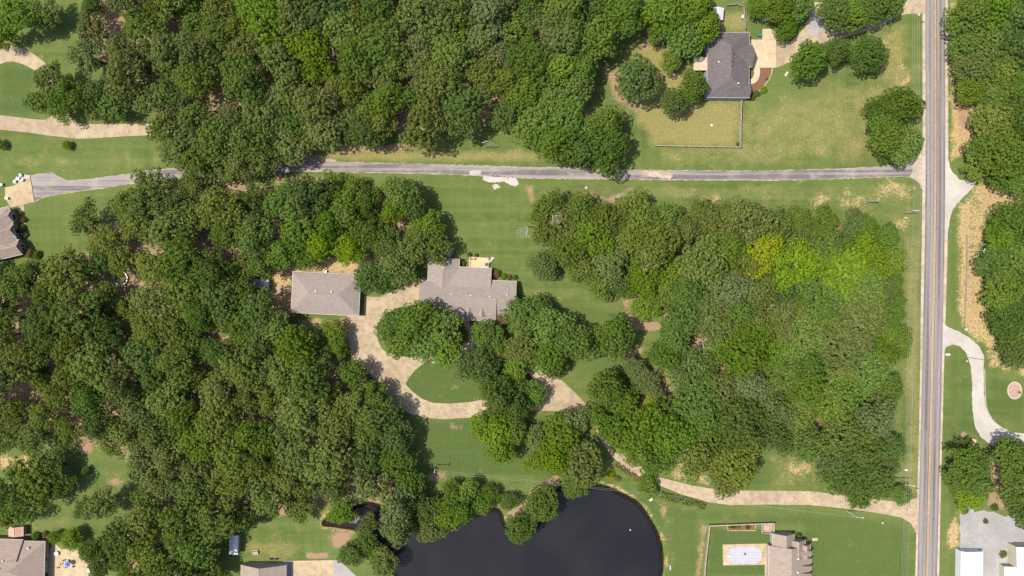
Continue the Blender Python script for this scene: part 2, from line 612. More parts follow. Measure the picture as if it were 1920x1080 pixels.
# ------------------------------------------------------------------ site outlines (photograph pixels)
ROAD_C = [(1753.5, -260), (1753.5, 0), (1754, 270), (1753.3, 400), (1750.8, 540), (1748, 675), (1745, 810), (1741.5, 945), (1738.5, 1080), (1732, 1340)]
POND = [(1048, 914), (1085, 906), (1125, 909), (1150, 917), (1172, 928), (1190, 938), (1201, 947), (1212, 962), (1226, 985), (1236, 1006), (1242, 1030), (1244, 1055), (1240, 1082),
        (1222, 1130), (1150, 1190), (1020, 1215), (880, 1190), (780, 1130), (746, 1088), (734, 1066), (742, 1044), (722, 1022), (694, 1004), (664, 994), (625, 988), (604, 984),
        (614, 970), (650, 956), (690, 942), (724, 954), (756, 978), (800, 984), (850, 976), (890, 966), (920, 954), (938, 958), (948, 982), (966, 998), (990, 994), (1010, 980), (1032, 958), (1040, 934)]
POND_S = catmull(POND, True, 4)

WOOD_N = [(150, 30), (230, -40), (1188, -40), (1172, 45), (1128, 95), (1092, 130), (1080, 185), (1140, 222), (1180, 262), (1178, 290), (1140, 308), (1060, 280), (985, 250), (905, 238), (830, 250), (760, 245), (700, 255), (640, 245), (560, 262), (520, 300), (430, 330), (350, 300), (318, 250), (280, 200), (215, 125), (160, 105)]
WOOD_W = [(235, 375), (300, 355), (350, 335), (420, 330), (500, 345), (560, 365), (640, 355), (760, 350), (778, 392), (775, 420), (815, 448), (800, 490), (725, 512), (680, 470), (640, 455), (585, 465), (545, 470), (500, 500), (478, 520), (495, 585), (530, 590), (560, 645), (600, 660), (640, 665), (690, 690), (712, 760), (765, 795), (770, 870), (745, 930), (710, 955), (670, 935), (600, 945), (550, 970), (470, 965), (398, 1005), (405, 1110), (225, 1110), (230, 1000), (266, 960), (258, 900), (228, 850), (170, 835), (110, 815), (50, 820), (-40, 800), (-40, 520), (40, 515), (85, 500), (110, 480), (170, 470), (165, 425), (225, 405)]
WOOD_E = [(1020, 380), (1080, 385), (1150, 402), (1240, 395), (1330, 400), (1450, 405), (1560, 412), (1620, 425), (1665, 460), (1672, 490), (1655, 530), (1675, 600), (1678, 640), (1655, 700), (1672, 760), (1655, 800), (1678, 850), (1655, 900), (1600, 910), (1550, 895), (1530, 860), (1460, 810), (1410, 840), (1395, 885), (1350, 890), (1315, 850), (1240, 865), (1190, 845), (1160, 815), (1135, 770), (1120, 725), (1205, 700), (1250, 655), (1240, 590), (1200, 565), (1140, 525), (1112, 492), (1066, 440), (1030, 405)]


def inside(poly, X, Y):
    X = np.asarray(X, dtype=float)
    Y = np.asarray(Y, dtype=float)
    res = np.zeros(X.shape, dtype=bool)
    n = len(poly)
    for i in range(n):
        x0, y0 = poly[i]
        x1, y1 = poly[(i + 1) % n]
        if y0 == y1:
            continue
        c = ((y0 > Y) != (y1 > Y)) & (X < (x1 - x0) * (Y - y0) / (y1 - y0) + x0)
        res ^= c
    return res


def dist_to_line(pts, X, Y, closed=True):
    best = np.full(X.shape, 1e9)
    n = len(pts)
    for i in range(n if closed else n - 1):
        x0, y0 = pts[i]
        x1, y1 = pts[(i + 1) % n]
        dx, dy = x1 - x0, y1 - y0
        L2 = dx * dx + dy * dy + 1e-9
        t = np.clip(((X - x0) * dx + (Y - y0) * dy) / L2, 0, 1)
        best = np.minimum(best, np.hypot(X - x0 - t * dx, Y - y0 - t * dy))
    return best


# ------------------------------------------------------------------ ground
def axis(lo, hi, step, far):
    core = np.arange(lo, hi + step, step)
    left = lo - np.geomspace(step, far, 14)[::-1]
    right = core[-1] + np.geomspace(step, far, 14)
    return np.concatenate([left, core, right])


def build_ground():
    gx = axis(-215.0, 215.0, 0.9, 1800.0)
    gy = axis(-135.0, 125.0, 0.9, 1800.0)
    X, Y = np.meshgrid(gx, gy)
    PX = X / S + 960
    PY = 540 - Y / S
    near = (np.abs(X) < 230) & (np.abs(Y) < 160)
    Z = np.zeros_like(X)
    ins = inside(POND_S, PX, PY)
    d = dist_to_line(POND_S, PX, PY) * S
    sd = np.where(ins, -d, d)
    k = np.clip((0.9 - sd) / 3.0, 0, 1)
    Z -= 1.9 * k * k * (3 - 2 * k)
    lush = np.zeros_like(X)
    dry = np.zeros_like(X)
    straw = np.zeros_like(X)
    soil = np.zeros_like(X)

    def area(arr, poly, val, soft=14.0, mode='max'):
        xs = [p[0] for p in poly]
        ys = [p[1] for p in poly]
        m = near & (PX > min(xs) - soft * 2) & (PX < max(xs) + soft * 2) & (PY > min(ys) - soft * 2) & (PY < max(ys) + soft * 2)
        if not m.any():
            return
        i2 = inside(poly, PX[m], PY[m])
        dd = dist_to_line(poly, PX[m], PY[m])
        s = np.where(i2, -dd, dd)
        v = val * np.clip(0.5 - s / (2 * soft), 0, 1)
        if mode == 'max':
            arr[m] = np.maximum(arr[m], v)
        else:
            arr[m] = arr[m] * (1 - np.clip(0.5 - s / (2 * soft), 0, 1))

    def blob(arr, x, y, rx, ry, val):
        v = val * np.clip(1.35 - np.hypot((PX - x) / rx, (PY - y) / ry), 0, 1)
        np.maximum(arr, np.minimum(v, val), out=arr)

    def box(x0, y0, x1, y1):
        return [(x0, y0), (x1, y0), (x1, y1), (x0, y1)]
    # woodland floor
    for w in (WOOD_N, WOOD_W):
        area(soil, w, 0.62, 10)
        area(dry, w, 0.5, 18)
    area(soil, WOOD_E, 0.5, 6)
    area(dry, WOOD_E, 0.5, 14)
    # well kept lawns
    area(lush, [(765, 690), (925, 690), (925, 755), (840, 760), (780, 745)], 0.95, 8)
    area(lush, [(785, 785), (1000, 775), (1080, 790), (1060, 900), (800, 890)], 0.85, 14)
    area(lush, [(40, 380), (230, 355), (230, 400), (130, 430), (140, 480), (60, 500)], 0.45, 14)
    area(lush, [(0, 115), (70, 130), (60, 220), (0, 215)], 0.8, 10)
    area(lush, [(60, 90), (290, 130), (300, 230), (180, 230), (100, 120)], 0.35, 12)
    area(lush, box(0, 252, 310, 285), 0.4, 12)
    area(lush, [(1000, 540), (1180, 580), (1200, 700), (1080, 720), (980, 560)], 0.6, 16)
    area(lush, [(1150, 905), (1200, 925), (1310, 955), (1315, 1090), (1245, 1090), (1200, 950)], 0.7, 12)
    area(lush, [(1335, 990), (1450, 990), (1450, 1080), (1325, 1080)], 0.9, 8)
    area(lush, [(1330, 955), (1600, 958), (1705, 985), (1715, 1100), (1500, 1100), (1500, 990), (1330, 975)], 0.72, 16)
    area(lush, [(1445, 850), (1520, 870), (1530, 918), (1380, 918)], 0.6, 12)
    area(lush, [(1230, 905), (1300, 918), (1230, 890)], 0.6, 6)
    area(lush, box(1778, 920, 1796, 975), 0.6, 5)
    area(lush, box(1775, 650, 1822, 830), 0.55, 10)
    area(lush, [(1850, 700), (1920, 720), (1920, 800), (1870, 790)], 0.65, 10)
    area(lush, box(1776, 1035, 1795, 1090), 0.6, 5)
    area(lush, box(1780, 400, 1794, 590), 0.55, 4)
    area(lush, [(1400, 130), (1440, 130), (1590, 160), (1600, 180), (1480, 190), (1400, 170)], 0.3, 16)
    # dry grass
    area(dry, [(1135, 140), (1240, 50), (1310, 190), (1386, 190), (1386, 278), (1225, 275), (1190, 210)], 0.85, 16)
    area(dry, [(1345, 20), (1400, 20), (1400, 60), (1345, 60)], 0.7, 8)
    area(dry, [(1400, 200), (1600, 150), (1720, 110), (1720, 300), (1400, 312), (1230, 312), (1230, 290)], 0.5, 26)
    area(dry, [(1200, 345), (1710, 345), (1725, 460), (1640, 400), (1450, 380), (1200, 370)], 0.38, 10)
    area(dry, box(1695, 440, 1728, 930), 0.5, 10)
    area(dry, box(560, 282, 1060, 303), 0.7, 8)
    area(dry, [(1340, 955), (1500, 955), (1500, 975), (1340, 975)], 0.3, 10)
    area(dry, box(1240, 940, 1262, 1085), 0.35, 12)
    area(dry, box(460, 1010, 560, 1050), 0.5, 12)
    area(dry, [(1445, 850), (1520, 860), (1520, 910), (1445, 915)], 0.5, 14)
    area(dry, box(0, 290, 320, 320), 0.3, 10)
    area(dry, [(1640, 60), (1700, 40), (1700, 180), (1650, 150)], 0.6, 14)
    # straw-coloured rough ground
    area(straw, [(1797, 395), (1830, 345), (1990, 350), (1990, 400), (1850, 400), (1838, 500), (1850, 600), (1885, 690), (1990, 690), (1990, 720), (1860, 690), (1842, 650), (1800, 612), (1796, 560), (1797, 450)], 0.62, 10)
    area(straw, [(1784, 185), (1860, 180), (1860, 215), (1815, 290), (1784, 300)], 0.75, 8)
    area(soil, [(1790, 200), (1835, 195), (1800, 270)], 0.5, 8)
    area(soil, [(1800, 395), (1840, 350), (1920, 360), (1850, 400), (1830, 460), (1840, 600), (1812, 600)], 0.34, 12)
    area(straw, box(1778, -40, 1798, 190), 0.5, 6)
    area(straw, [(510, 490), (690, 480), (700, 515), (680, 520), (550, 512), (548, 600), (690, 598), (650, 640), (590, 610), (500, 590)], 0.75, 10)
    area(straw, [(1776, 985), (1790, 972), (1800, 985), (1797, 1022), (1780, 1030)], 0.75, 7)
    area(straw, [(0, 860), (50, 850), (60, 870), (0, 885)], 0.7, 8)
    blob(straw, 1290, 880, 30, 38, 0.42)
    blob(straw, 1320, 900, 34, 14, 0.42)
    blob(straw, 1497, 878, 34, 32, 0.40)
    for x, y, r in ((1675, 350, 18), (1690, 362, 14), (1585, 365, 10), (1610, 372, 14), (1690, 420, 10), (1325, 372, 16), (1590, 375, 12), (1540, 375, 14), (1665, 85, 12), (1688, 120, 10), (1690, 150, 12)):
        blob(straw, x, y, r * 2.2, r * 1.3, 0.36)
    # bare soil
    area(soil, [(1168, 565), (1182, 560), (1200, 600), (1240, 605), (1240, 620), (1185, 620)], 0.85, 5)
    area(soil, [(1165, 665), (1205, 650), (1206, 662), (1170, 675)], 0.8, 4)
    area(soil, [(1290, 642), (1320, 625), (1330, 640), (1300, 656)], 0.9, 4)
    area(soil, [(1238, 730), (1275, 718), (1280, 726), (1245, 740)], 0.9, 4)
    area(soil, [(985, 345), (1000, 345), (1003, 385), (992, 385)], 0.62, 7)
    area(soil, [(1095, 355), (1140, 372), (1185, 345), (1200, 352), (1150, 382), (1100, 368)], 0.6, 6)
    area(soil, box(515, 328, 625, 350), 0.62, 8)
    area(soil, [(640, 272), (780, 268), (800, 282), (640, 288)], 0.7, 6)
    area(soil, [(1130, 130), (1165, 130), (1200, 195), (1230, 205), (1190, 215), (1150, 190)], 0.62, 10)
    area(soil, [(1190, 80), (1230, 50), (1260, 90), (1200, 100)], 0.5, 10)
    area(soil, [(950, 960), (985, 925), (1045, 890), (1050, 908), (1010, 930), (985, 965), (955, 975)], 0.8, 6)
    area(soil, [(1315, 985), (1328, 985), (1316, 1085), (1300, 1085)], 0.5, 5)
    blob(soil, 640, 1012, 28, 20, 0.85)
    area(soil, box(572, 1036, 615, 1048), 0.85, 4)
    blob(soil, 818, 893, 30, 16, 0.55)
    blob(soil, 860, 800, 26, 10, 0.4)
    blob(soil, 1245, 960, 8, 16, 0.6)
    blob(soil, 150, 790, 26, 20, 0.8)
    blob(soil, 45, 742, 20, 6, 0.9)
    blob(soil, 395, 625, 14, 12, 0.9)
    blob(soil, 160, 840, 18, 14, 0.8)
    blob(soil, 1806, 815, 8, 7, 0.8)
    blob(soil, 215, 905, 25, 10, 0.6)
    blob(soil, 1040, 360, 40, 10, 0.4)
    blob(soil, 1800, 880, 26, 40, 0.5)
    area(soil, [(1850, 850), (1880, 870), (1890, 960), (1850, 950)], 0.7, 8)
    area(soil, [(230, -20), (330, -20), (300, 50), (240, 30)], 0.6, 12)
    # muddy rim of the pond
    rim = np.clip(1 - np.abs(sd - 0.1) / 0.8, 0, 1)
    soil = np.maximum(soil, 0.45 * rim)
    straw = np.maximum(straw, 0.5 * np.clip(1 - np.abs(sd - 1.0) / 1.1, 0, 1))
    soil = np.where(sd < -0.5, 1.0, soil)
    # fields beyond the picture
    far = ~near
    dry[far] = 0.4
    ny, nx = X.shape
    co = np.stack([X, Y, Z], -1).reshape(-1, 3)
    i = np.arange(nx * ny).reshape(ny, nx)
    q = np.stack([i[:-1, :-1], i[:-1, 1:], i[1:, 1:], i[1:, :-1]], -1).reshape(-1, 4)
    me = bpy.data.meshes.new("ground")
    me.vertices.add(len(co))
    me.vertices.foreach_set("co", co.ravel())
    me.loops.add(q.size)
    me.loops.foreach_set("vertex_index", q.ravel())
    me.polygons.add(len(q))
    me.polygons.foreach_set("loop_start", np.arange(len(q)) * 4)
    me.polygons.foreach_set("use_smooth", np.ones(len(q), dtype=bool))
    a = me.attributes.new("cover", 'FLOAT_COLOR', 'POINT')
    a.data.foreach_set("color", np.stack([lush, dry, straw, soil], -1).astype(np.float32).ravel())
    me.update()
    me.materials.append(MATS["ground_cover"])
    o = link(bpy.data.objects.new("ground", me))
    o["kind"] = 'structure'


build_ground()


def lawn_cover(o, lush):
    me = o.data
    a = me.attributes.new("cover", 'FLOAT_COLOR', 'POINT')
    a.data.foreach_set("color", np.tile(np.array([lush, 0.0, 0.0, 0.0], dtype=np.float32), len(me.vertices)))


def build_pond():
    pts = catmull(POND, True, 4)
    n = len(pts)
    c = (980.0, 1060.0)
    bm = bmesh.new()
    lay = bm.verts.layers.float.new("depth")
    P = np.array(pts)
    # grid of water surface slightly larger than the shore; the bank hides the rim
    xs = np.arange(590, 1262, 6.0)
    ys = np.arange(895, 1235, 6.0)
    X, Y = np.meshgrid(xs, ys)
    sd = dist_to_line(pts, X, Y) * S
    sd = np.where(inside(pts, X, Y), sd, -sd)
    vid = {}
    for j in range(len(ys)):
        for k in range(len(xs)):
            if sd[j, k] > -2.6:
                v = bm.verts.new(W(xs[k], ys[j], -0.28))
                v[lay] = float(np.clip(sd[j, k] / 2.6, 0, 1))
                vid[(j, k)] = v
    for j in range(len(ys) - 1):
        for k in range(len(xs) - 1):
            ks = [(j, k), (j, k + 1), (j + 1, k + 1), (j + 1, k)]
            if all(t in vid for t in ks):
                bm.faces.new([vid[t] for t in ks][::-1])
    o = obj_from_bm("pond_water", bm, "pond_water")
    o["kind"] = 'structure'


build_pond()

# ------------------------------------------------------------------ road, lane, drives
strip("road_shoulder", ROAD_C, [49, 48, 48, 49, 48, 45, 44, 44, 45, 45], 0.03, "shoulder_dust")
strip("road", ROAD_C, 36.6, 0.07, "road_asphalt")
for sx in (-0.98, 0.98):
    strip("yellow_line", [(x + sx, y) for x, y in ROAD_C], 1.1, 0.078, "yellow_paint", 0.006)

lane_top = [(56, 330), (76, 326), (97, 323), (108, 331), (122, 338), (150, 338), (200, 332), (260, 323), (320, 316), (400, 308), (470, 303), (548, 301), (600, 303), (700, 306), (800, 308), (880, 310), (960, 313), (1075, 315), (1180, 319), (1260, 320), (1440, 321), (1520, 318), (1560, 317), (1650, 313), (1690, 308), (1712, 299), (1728, 284), (1738, 268)]
lane_bot = [(1738, 366), (1730, 358), (1724, 344), (1712, 334), (1690, 330), (1640, 332), (1560, 335), (1440, 338), (1300, 337), (1190, 336), (1080, 335), (960, 333), (880, 328), (800, 325), (700, 323), (600, 321), (530, 322), (440, 328), (340, 333), (260, 342), (200, 351), (120, 362), (85, 368), (64, 378)]
edge_t = [(x, y - 0.7) for x, y in lane_top[1:]]
sheet("lane_gravel_edge", [(50, 331)] + edge_t + [(x, y + 0.9) for x, y in lane_bot[:-1]] + [(62, 380)], 0.025, "shoulder_dust", rough=0.7, step=5, seed=4)
sheet("lane", lane_top + lane_bot, 0.05, "lane_asphalt", rough=0.25, step=6, seed=3)
sheet("junction_apron", [(1700, 304), (1714, 298), (1728, 284), (1738, 270), (1738, 364), (1730, 357), (1724, 344), (1714, 335), (1704, 331), (1712, 318)], 0.058, "shoulder_dust", 0.01, rough=1.2, step=4)
sheet("lane_patch", [(888, 319), (901, 319), (902, 327), (881, 328), (880, 321)], 0.056, "white_gravel", 0.01, rough=0.5, step=3)
sheet("lane_dust_patch", [(1205, 321), (1252, 321), (1262, 330), (1256, 336), (1240, 333), (1210, 330)], 0.055, "shoulder_dust", 0.008, rough=1.0, step=4)
sheet("gravel_heap_patch", [(907, 331), (935, 330), (953, 334), (964, 333), (972, 343), (970, 348), (958, 348), (945, 341), (920, 342), (908, 338)], 0.05, "white_gravel", 0.1, smooth_pts=True, rough=1.1, step=1.6)
sheet("stone_scatter_patch", [(922, 346), (934, 345), (937, 352), (926, 355)], 0.02, "white_gravel", 0.03, rough=1.4, step=2)
sheet("side_apron", [(530, 303), (536, 291), (560, 288), (590, 291), (612, 296), (629, 300), (629, 304)], 0.045, "drive_concrete")

# west neighbour: pad, walk
sheet("parking_pad", [(9, 352), (33, 346), (57, 329), (65, 378), (38, 385), (20, 389), (10, 372)], 0.05, "cream_paving")
sheet("garden_path", [(37, 383), (44, 383), (48, 419), (43, 422), (38, 405), (33, 390)], 0.048, "cream_paving")
# loop drive, north-west
sheet("loop_drive", [(-60, 84), (0, 87), (20, 86), (45, 92), (66, 103), (84, 117), (100, 135), (112, 160), (118, 190), (124, 210), (132, 222), (143, 229), (160, 233), (200, 232.5), (290, 232), (345, 231), (420, 250), (480, 280), (540, 291), (540, 303), (480, 298), (420, 272), (345, 254), (300, 253), (240, 255), (180, 259), (145, 260), (100, 255), (50, 248), (0, 243), (-60, 238),
                     (-60, 210), (0, 216), (60, 223), (84, 225), (94, 220), (98, 205), (95, 180), (90, 160), (75, 140), (62, 130), (45, 121), (25, 115), (12, 116), (0, 120), (-60, 140)], 0.05, "drive_concrete")
# main drive: round the front lawns and out to the road
sheet("main_drive", [(683, 555), (712, 557), (736, 546), (762, 534), (792, 526), (792, 573), (770, 575), (750, 575.5), (738, 580), (728, 587), (716, 598), (706, 612), (706, 630), (710, 642), (717, 655), (727, 662), (744, 665), (765, 668), (800, 668), (840, 664), (870, 655), (900, 653), (940, 660), (975, 668), (1010, 686), (1040, 705), (1055, 714), (1075, 733), (1098, 757), (1112, 780), (1126, 806), (1138, 826), (1152, 850), (1166, 850), (1176, 862), (1190, 876), (1205, 874), (1214, 888), (1245, 897), (1300, 911), (1360, 920), (1440, 920), (1520, 921), (1560, 926), (1620, 934), (1675, 940), (1700, 940), (1712, 936), (1722, 931), (1728, 931),
                     (1728, 1004), (1720, 1004), (1715, 994), (1708, 981), (1690, 970), (1640, 961), (1580, 953), (1520, 947), (1440, 946), (1370, 947), (1330, 942), (1275, 926), (1232, 908), (1195, 893), (1170, 876), (1148, 856), (1128, 828), (1112, 800), (1098, 776), (1090, 768), (1045, 771), (1000, 770), (950, 773), (880, 783), (830, 786), (800, 783), (770, 776), (745, 762), (722, 738), (700, 715), (676, 690), (660, 668), (652, 640), (650, 592), (683, 592)], 0.05, "drive_concrete", rough=0.15, step=7)
isl = sheet("island_lawn", [(760, 720), (768, 706), (779, 693), (790, 685), (796, 681), (840, 680), (880, 674), (905, 670), (940, 677), (965, 684), (995, 703), (1004, 716), (990, 726), (960, 737), (912, 748), (880, 754), (840, 757), (810, 755), (790, 747), (773, 734)], 0.075, "ground_cover", 0.03)
lawn_cover(isl, 0.95)
sheet("front_path", [(869, 600), (879, 600), (882, 622), (889, 640), (890, 656), (864, 660), (868, 640), (872, 625)], 0.058, "pale_concrete")

# north-east house: pad panels, drive, turning circle, path
pad = sheet("parking_pad", [(1401, 74), (1429, 74), (1430, 54), (1455.3, 54), (1455.7, 127), (1409, 127), (1401, 110)], 0.046, "aged_concrete", 0.05)
for nm, poly in (("slab", [(1402, 74.6), (1428.6, 74.6), (1428.6, 100), (1402, 100)]), ("slab", [(1402, 100.5), (1428.6, 100.5), (1428.6, 126.6), (1409, 126.6), (1402, 112)]),
                 ("slab", [(1429.1, 74.6), (1455.2, 74.6), (1455.2, 100), (1429.1, 100)]), ("slab", [(1429.1, 100.5), (1455.2, 100.5), (1455.2, 126.6), (1429.1, 126.6)]), ("slab", [(1429.6, 54.4), (1455, 54.4), (1455, 74), (1429.1, 74)])):
    sheet(nm, poly, 0.06, "pale_concrete", 0.03, parent=pad, kind=None)
sheet("north_drive", [(1456, 75), (1482, 78), (1499, 63), (1510, 47), (1521, 26), (1527, 4), (1545, 4), (1553, 40), (1562, 55), (1600, 48), (1650, 36), (1690, 14), (1712, -12), (1740, -20), (1740, 26), (1700, 26), (1684, 30), (1650, 50), (1600, 66), (1550, 78), (1512, 94), (1485, 114), (1456, 127)], 0.045, "drive_concrete", rough=0.4, step=5)
sheet("turning_circle", catmull([(1523, 14), (1518, 30), (1515, 48), (1517, 60), (1528, 66), (1540, 63), (1548, 54), (1545, 40), (1536, 22)]), 0.06, "grey_gravel")
sheet("curved_path", catmull([(1412, 127), (1424, 127), (1424.5, 138), (1422, 148), (1414, 156), (1402, 158), (1402, 151), (1409, 148), (1413, 142), (1414, 135)]), 0.052, "pale_concrete")
sheet("flower_bed", [(1400, 127), (1412, 127), (1413, 140), (1409, 146), (1402, 149), (1398, 140)], 0.03, "mulch", rough=0.5)
sheet("flower_bed", [(1424.6, 127), (1448, 127), (1444, 142), (1434, 158), (1424, 168), (1412, 176), (1407, 168), (1408, 160), (1418, 155), (1424, 146)], 0.03, "mulch", rough=0.5)

# gravel entrances across the road
sheet("gravel_entrance", [(1768, 250), (1777, 262), (1778, 300), (1783, 318), (1798, 336), (1830, 343), (1822, 354), (1808, 368), (1796, 380), (1787, 392), (1781, 412), (1776, 450), (1768, 450)], 0.05, "white_gravel", rough=0.7, step=4)
sheet("gravel_drive", [(1764, 600), (1770, 604), (1775, 612), (1796, 621), (1816, 632), (1833, 646), (1842, 660), (1845, 669), (1844, 690), (1845, 740), (1849, 766), (1859, 785), (1876, 800), (1900, 811), (1990, 818), (1990, 856), (1915, 852), (1885, 846), (1858, 834), (1840, 820), (1828, 800), (1823, 760), (1823, 720), (1820, 686), (1813, 664), (1800, 649), (1786, 646), (1774, 650), (1769, 664), (1762, 690)], 0.05, "white_gravel", rough=0.6, step=4)
sheet("gravel_lot", [(1801, 1090), (1800, 1000), (1800, 955), (1812, 938), (1822, 944), (1826, 960), (1845, 957), (1862, 960), (1885, 968), (1905, 962), (1990, 985), (1990, 1120), (1801, 1120)], 0.04, "grey_gravel", rough=1.2, step=5)

# south neighbours: drives
sd_pad = sheet("concrete_drive", [(530, 1052), (636, 1050), (672, 1084), (690, 1120), (530, 1120)], 0.05, "grey_gravel")
sheet("slab", [(549, 1051.5), (625, 1050.5), (626, 1120), (549, 1120)], 0.07, "cream_paving", 0.04, parent=sd_pad, kind=None)
sheet("patio", catmull([(96, 1022), (118, 1030), (150, 1030), (164, 1050), (166, 1075), (150, 1100), (92, 1100)]), 0.05, "cream_paving")
patio_pool = sheet("pool_patio", [(1355, 1021), (1439, 1019), (1441, 1090), (1434, 1090), (1434, 1059), (1356, 1060)], 0.06, "cream_paving", 0.1)

# ------------------------------------------------------------------ foliage


def clump_leaves(rs, C, N, rc, nleaf, size, tint_c, flat=0.28):
    """leaf-sized quads spread over small clumps. C centres, N outward directions, rc clump radius"""
    m = len(C)
    k = nleaf
    d = rs.normal(size=(m, k, 3))
    d /= np.linalg.norm(d, axis=2, keepdims=True)
    d = d + N[:, None, :] * 0.75
    d /= np.linalg.norm(d, axis=2, keepdims=True) + 1e-9
    rad = rc[:, None, None] * (0.62 + 0.42 * rs.random((m, k, 1)) ** 0.6)
    ctr = C[:, None, :] + d * rad
    nr = d + flat * rs.normal(size=(m, k, 3)) + np.array([0, 0, 0.15])
    nr /= np.linalg.norm(nr, axis=2, keepdims=True) + 1e-9
    a = np.cross(nr, rs.normal(size=(m, k, 3)))
    a /= np.linalg.norm(a, axis=2, keepdims=True) + 1e-9
    b = np.cross(nr, a)
    s = size * (0.65 + 0.7 * rs.random((m, k, 1)))
    w = s * (0.5 + 0.35 * rs.random((m, k, 1)))
    v0 = ctr - a * s * 0.5
    v1 = ctr + b * w * 0.5 - nr * s * 0.06
    v2 = ctr + a * s * 0.5
    v3 = ctr - b * w * 0.5 - nr * s * 0.06
    V = np.stack([v0, v1, v2, v3], 2).reshape(-1, 3)
    t = np.clip(tint_c[:, None] + rs.normal(size=(m, k)) * 0.11, 0, 1).reshape(-1)
    return V, t


def leaf_mesh(name, V, t, mat):
    n = len(V) // 4
    me = bpy.data.meshes.new(name)
    me.vertices.add(n * 4)
    me.vertices.foreach_set("co", V.astype(np.float32).ravel())
    me.loops.add(n * 4)
    me.loops.foreach_set("vertex_index", np.arange(n * 4, dtype=np.int32))
    me.polygons.add(n)
    me.polygons.foreach_set("loop_start", np.arange(n, dtype=np.int32) * 4)
    a = me.attributes.new("tint", 'FLOAT', 'FACE')
    a.data.foreach_set("value", t.astype(np.float32))
    me.update()
    me.materials.append(mat)
    return me


def crown_mesh(seed, style):
    """a crown of radius about 7 m round the origin, its middle at z = 0"""
    rs = np.random.RandomState(seed)
    R = 7.0
    if style == 'oak':
        nl, lr, spacing, rc, nleaf, size, gap, hgt, wob = 24, (0.19, 0.29), 1.22, (0.50, 0.82), 30, 0.42, 0.07, 0.50, 0.24
    elif style == 'dense':
        nl, lr, spacing, rc, nleaf, size, gap, hgt, wob = 17, (0.25, 0.34), 1.18, (0.48, 0.78), 30, 0.42, 0.03, 0.56, 0.12
    elif style == 'soft':
        nl, lr, spacing, rc, nleaf, size, gap, hgt, wob = 24, (0.19, 0.31), 1.16, (0.46, 0.76), 28, 0.40, 0.06, 0.46, 0.28
    else:  # 'open'
        nl, lr, spacing, rc, nleaf, size, gap, hgt, wob = 24, (0.15, 0.25), 1.15, (0.48, 0.88), 28, 0.44, 0.16, 0.46, 0.30
    ph_ = rs.random(4) * 6.28
    outline = lambda a: 1.0 + wob * (0.55 * math.sin(2 * a + ph_[0]) + 0.45 * math.sin(3 * a + ph_[1]) + 0.35 * math.sin(5 * a + ph_[2]))
    lobes = []
    tries = 0
    while len(lobes) < nl and tries < 4000:
        tries += 1
        a = rs.random() * 6.28318
        q = math.sqrt(rs.random())
        r = R * (lr[0] + (lr[1] - lr[0]) * rs.random()) * (1.15 - 0.35 * q)
        d = q * (R * outline(a) - r * 0.85)
        x, y = d * math.cos(a), d * math.sin(a)
        if any((x - l[0]) ** 2 + (y - l[1]) ** 2 < (0.62 * (r + l[3])) ** 2 for l in lobes) and tries < 3000:
            continue
        z = R * (hgt * (1 - q ** 2.2)) * (0.8 + 0.4 * rs.random()) - 0.14 * R + rs.normal() * 0.06 * R
        lobes.append((x, y, z, r))
    Cs, Ns = [], []
    for i, (x, y, z, r) in enumerate(lobes):
        n = int(4 * math.pi * r * r / (spacing * spacing) * 1.15)
        g = np.arange(n) + 0.5
        ph = np.arccos(1 - 2 * g / n)
        th = math.pi * (1 + 5 ** 0.5) * g + rs.random() * 6
        D = np.stack([np.cos(th) * np.sin(ph), np.sin(th) * np.sin(ph), np.cos(ph)], 1)
        D += rs.normal(size=D.shape) * 0.10
        D /= np.linalg.norm(D, axis=1, keepdims=True)
        keep = D[:, 2] > -0.42
        D = D[keep]
        bump = 1 + 0.10 * np.sin(D[:, 0] * 7 + i) * np.sin(D[:, 1] * 6 + 2 * i) + rs.normal(size=len(D)) * 0.10
        P = np.array([x, y, z]) + D * (r * bump)[:, None] * np.array([1, 1, 0.86])
        ok = np.ones(len(P), dtype=bool)
        for j, (x2, y2, z2, r2) in enumerate(lobes):
            if j != i:
                q = (P - np.array([x2, y2, z2])) / np.array([1, 1, 0.86])
                ok &= np.linalg.norm(q, axis=1) > r2 * 0.86
        ok &= rs.random(len(P)) > gap
        Cs.append(P[ok])
        Ns.append(D[ok])
    C = np.concatenate(Cs)
    N = np.concatenate(Ns)
    m = len(C)
    tint = np.clip(0.42 + rs.normal(size=m) * 0.17, 0.05, 0.95)
    rcs = rc[0] + (rc[1] - rc[0]) * rs.random(m)
    V, t = clump_leaves(rs, C, N, rcs, nleaf, size, tint)
    # inner leaves that close the crown
    Ci = C * np.array([0.80, 0.80, 0.72]) - np.array([0, 0, 0.45])
    V2, t2 = clump_leaves(rs, Ci, N, rcs, 6, size * 1.9, tint)
    return leaf_mesh("crown_" + style, np.concatenate([V, V2]), np.concatenate([t, t2]), LEAF['green'])


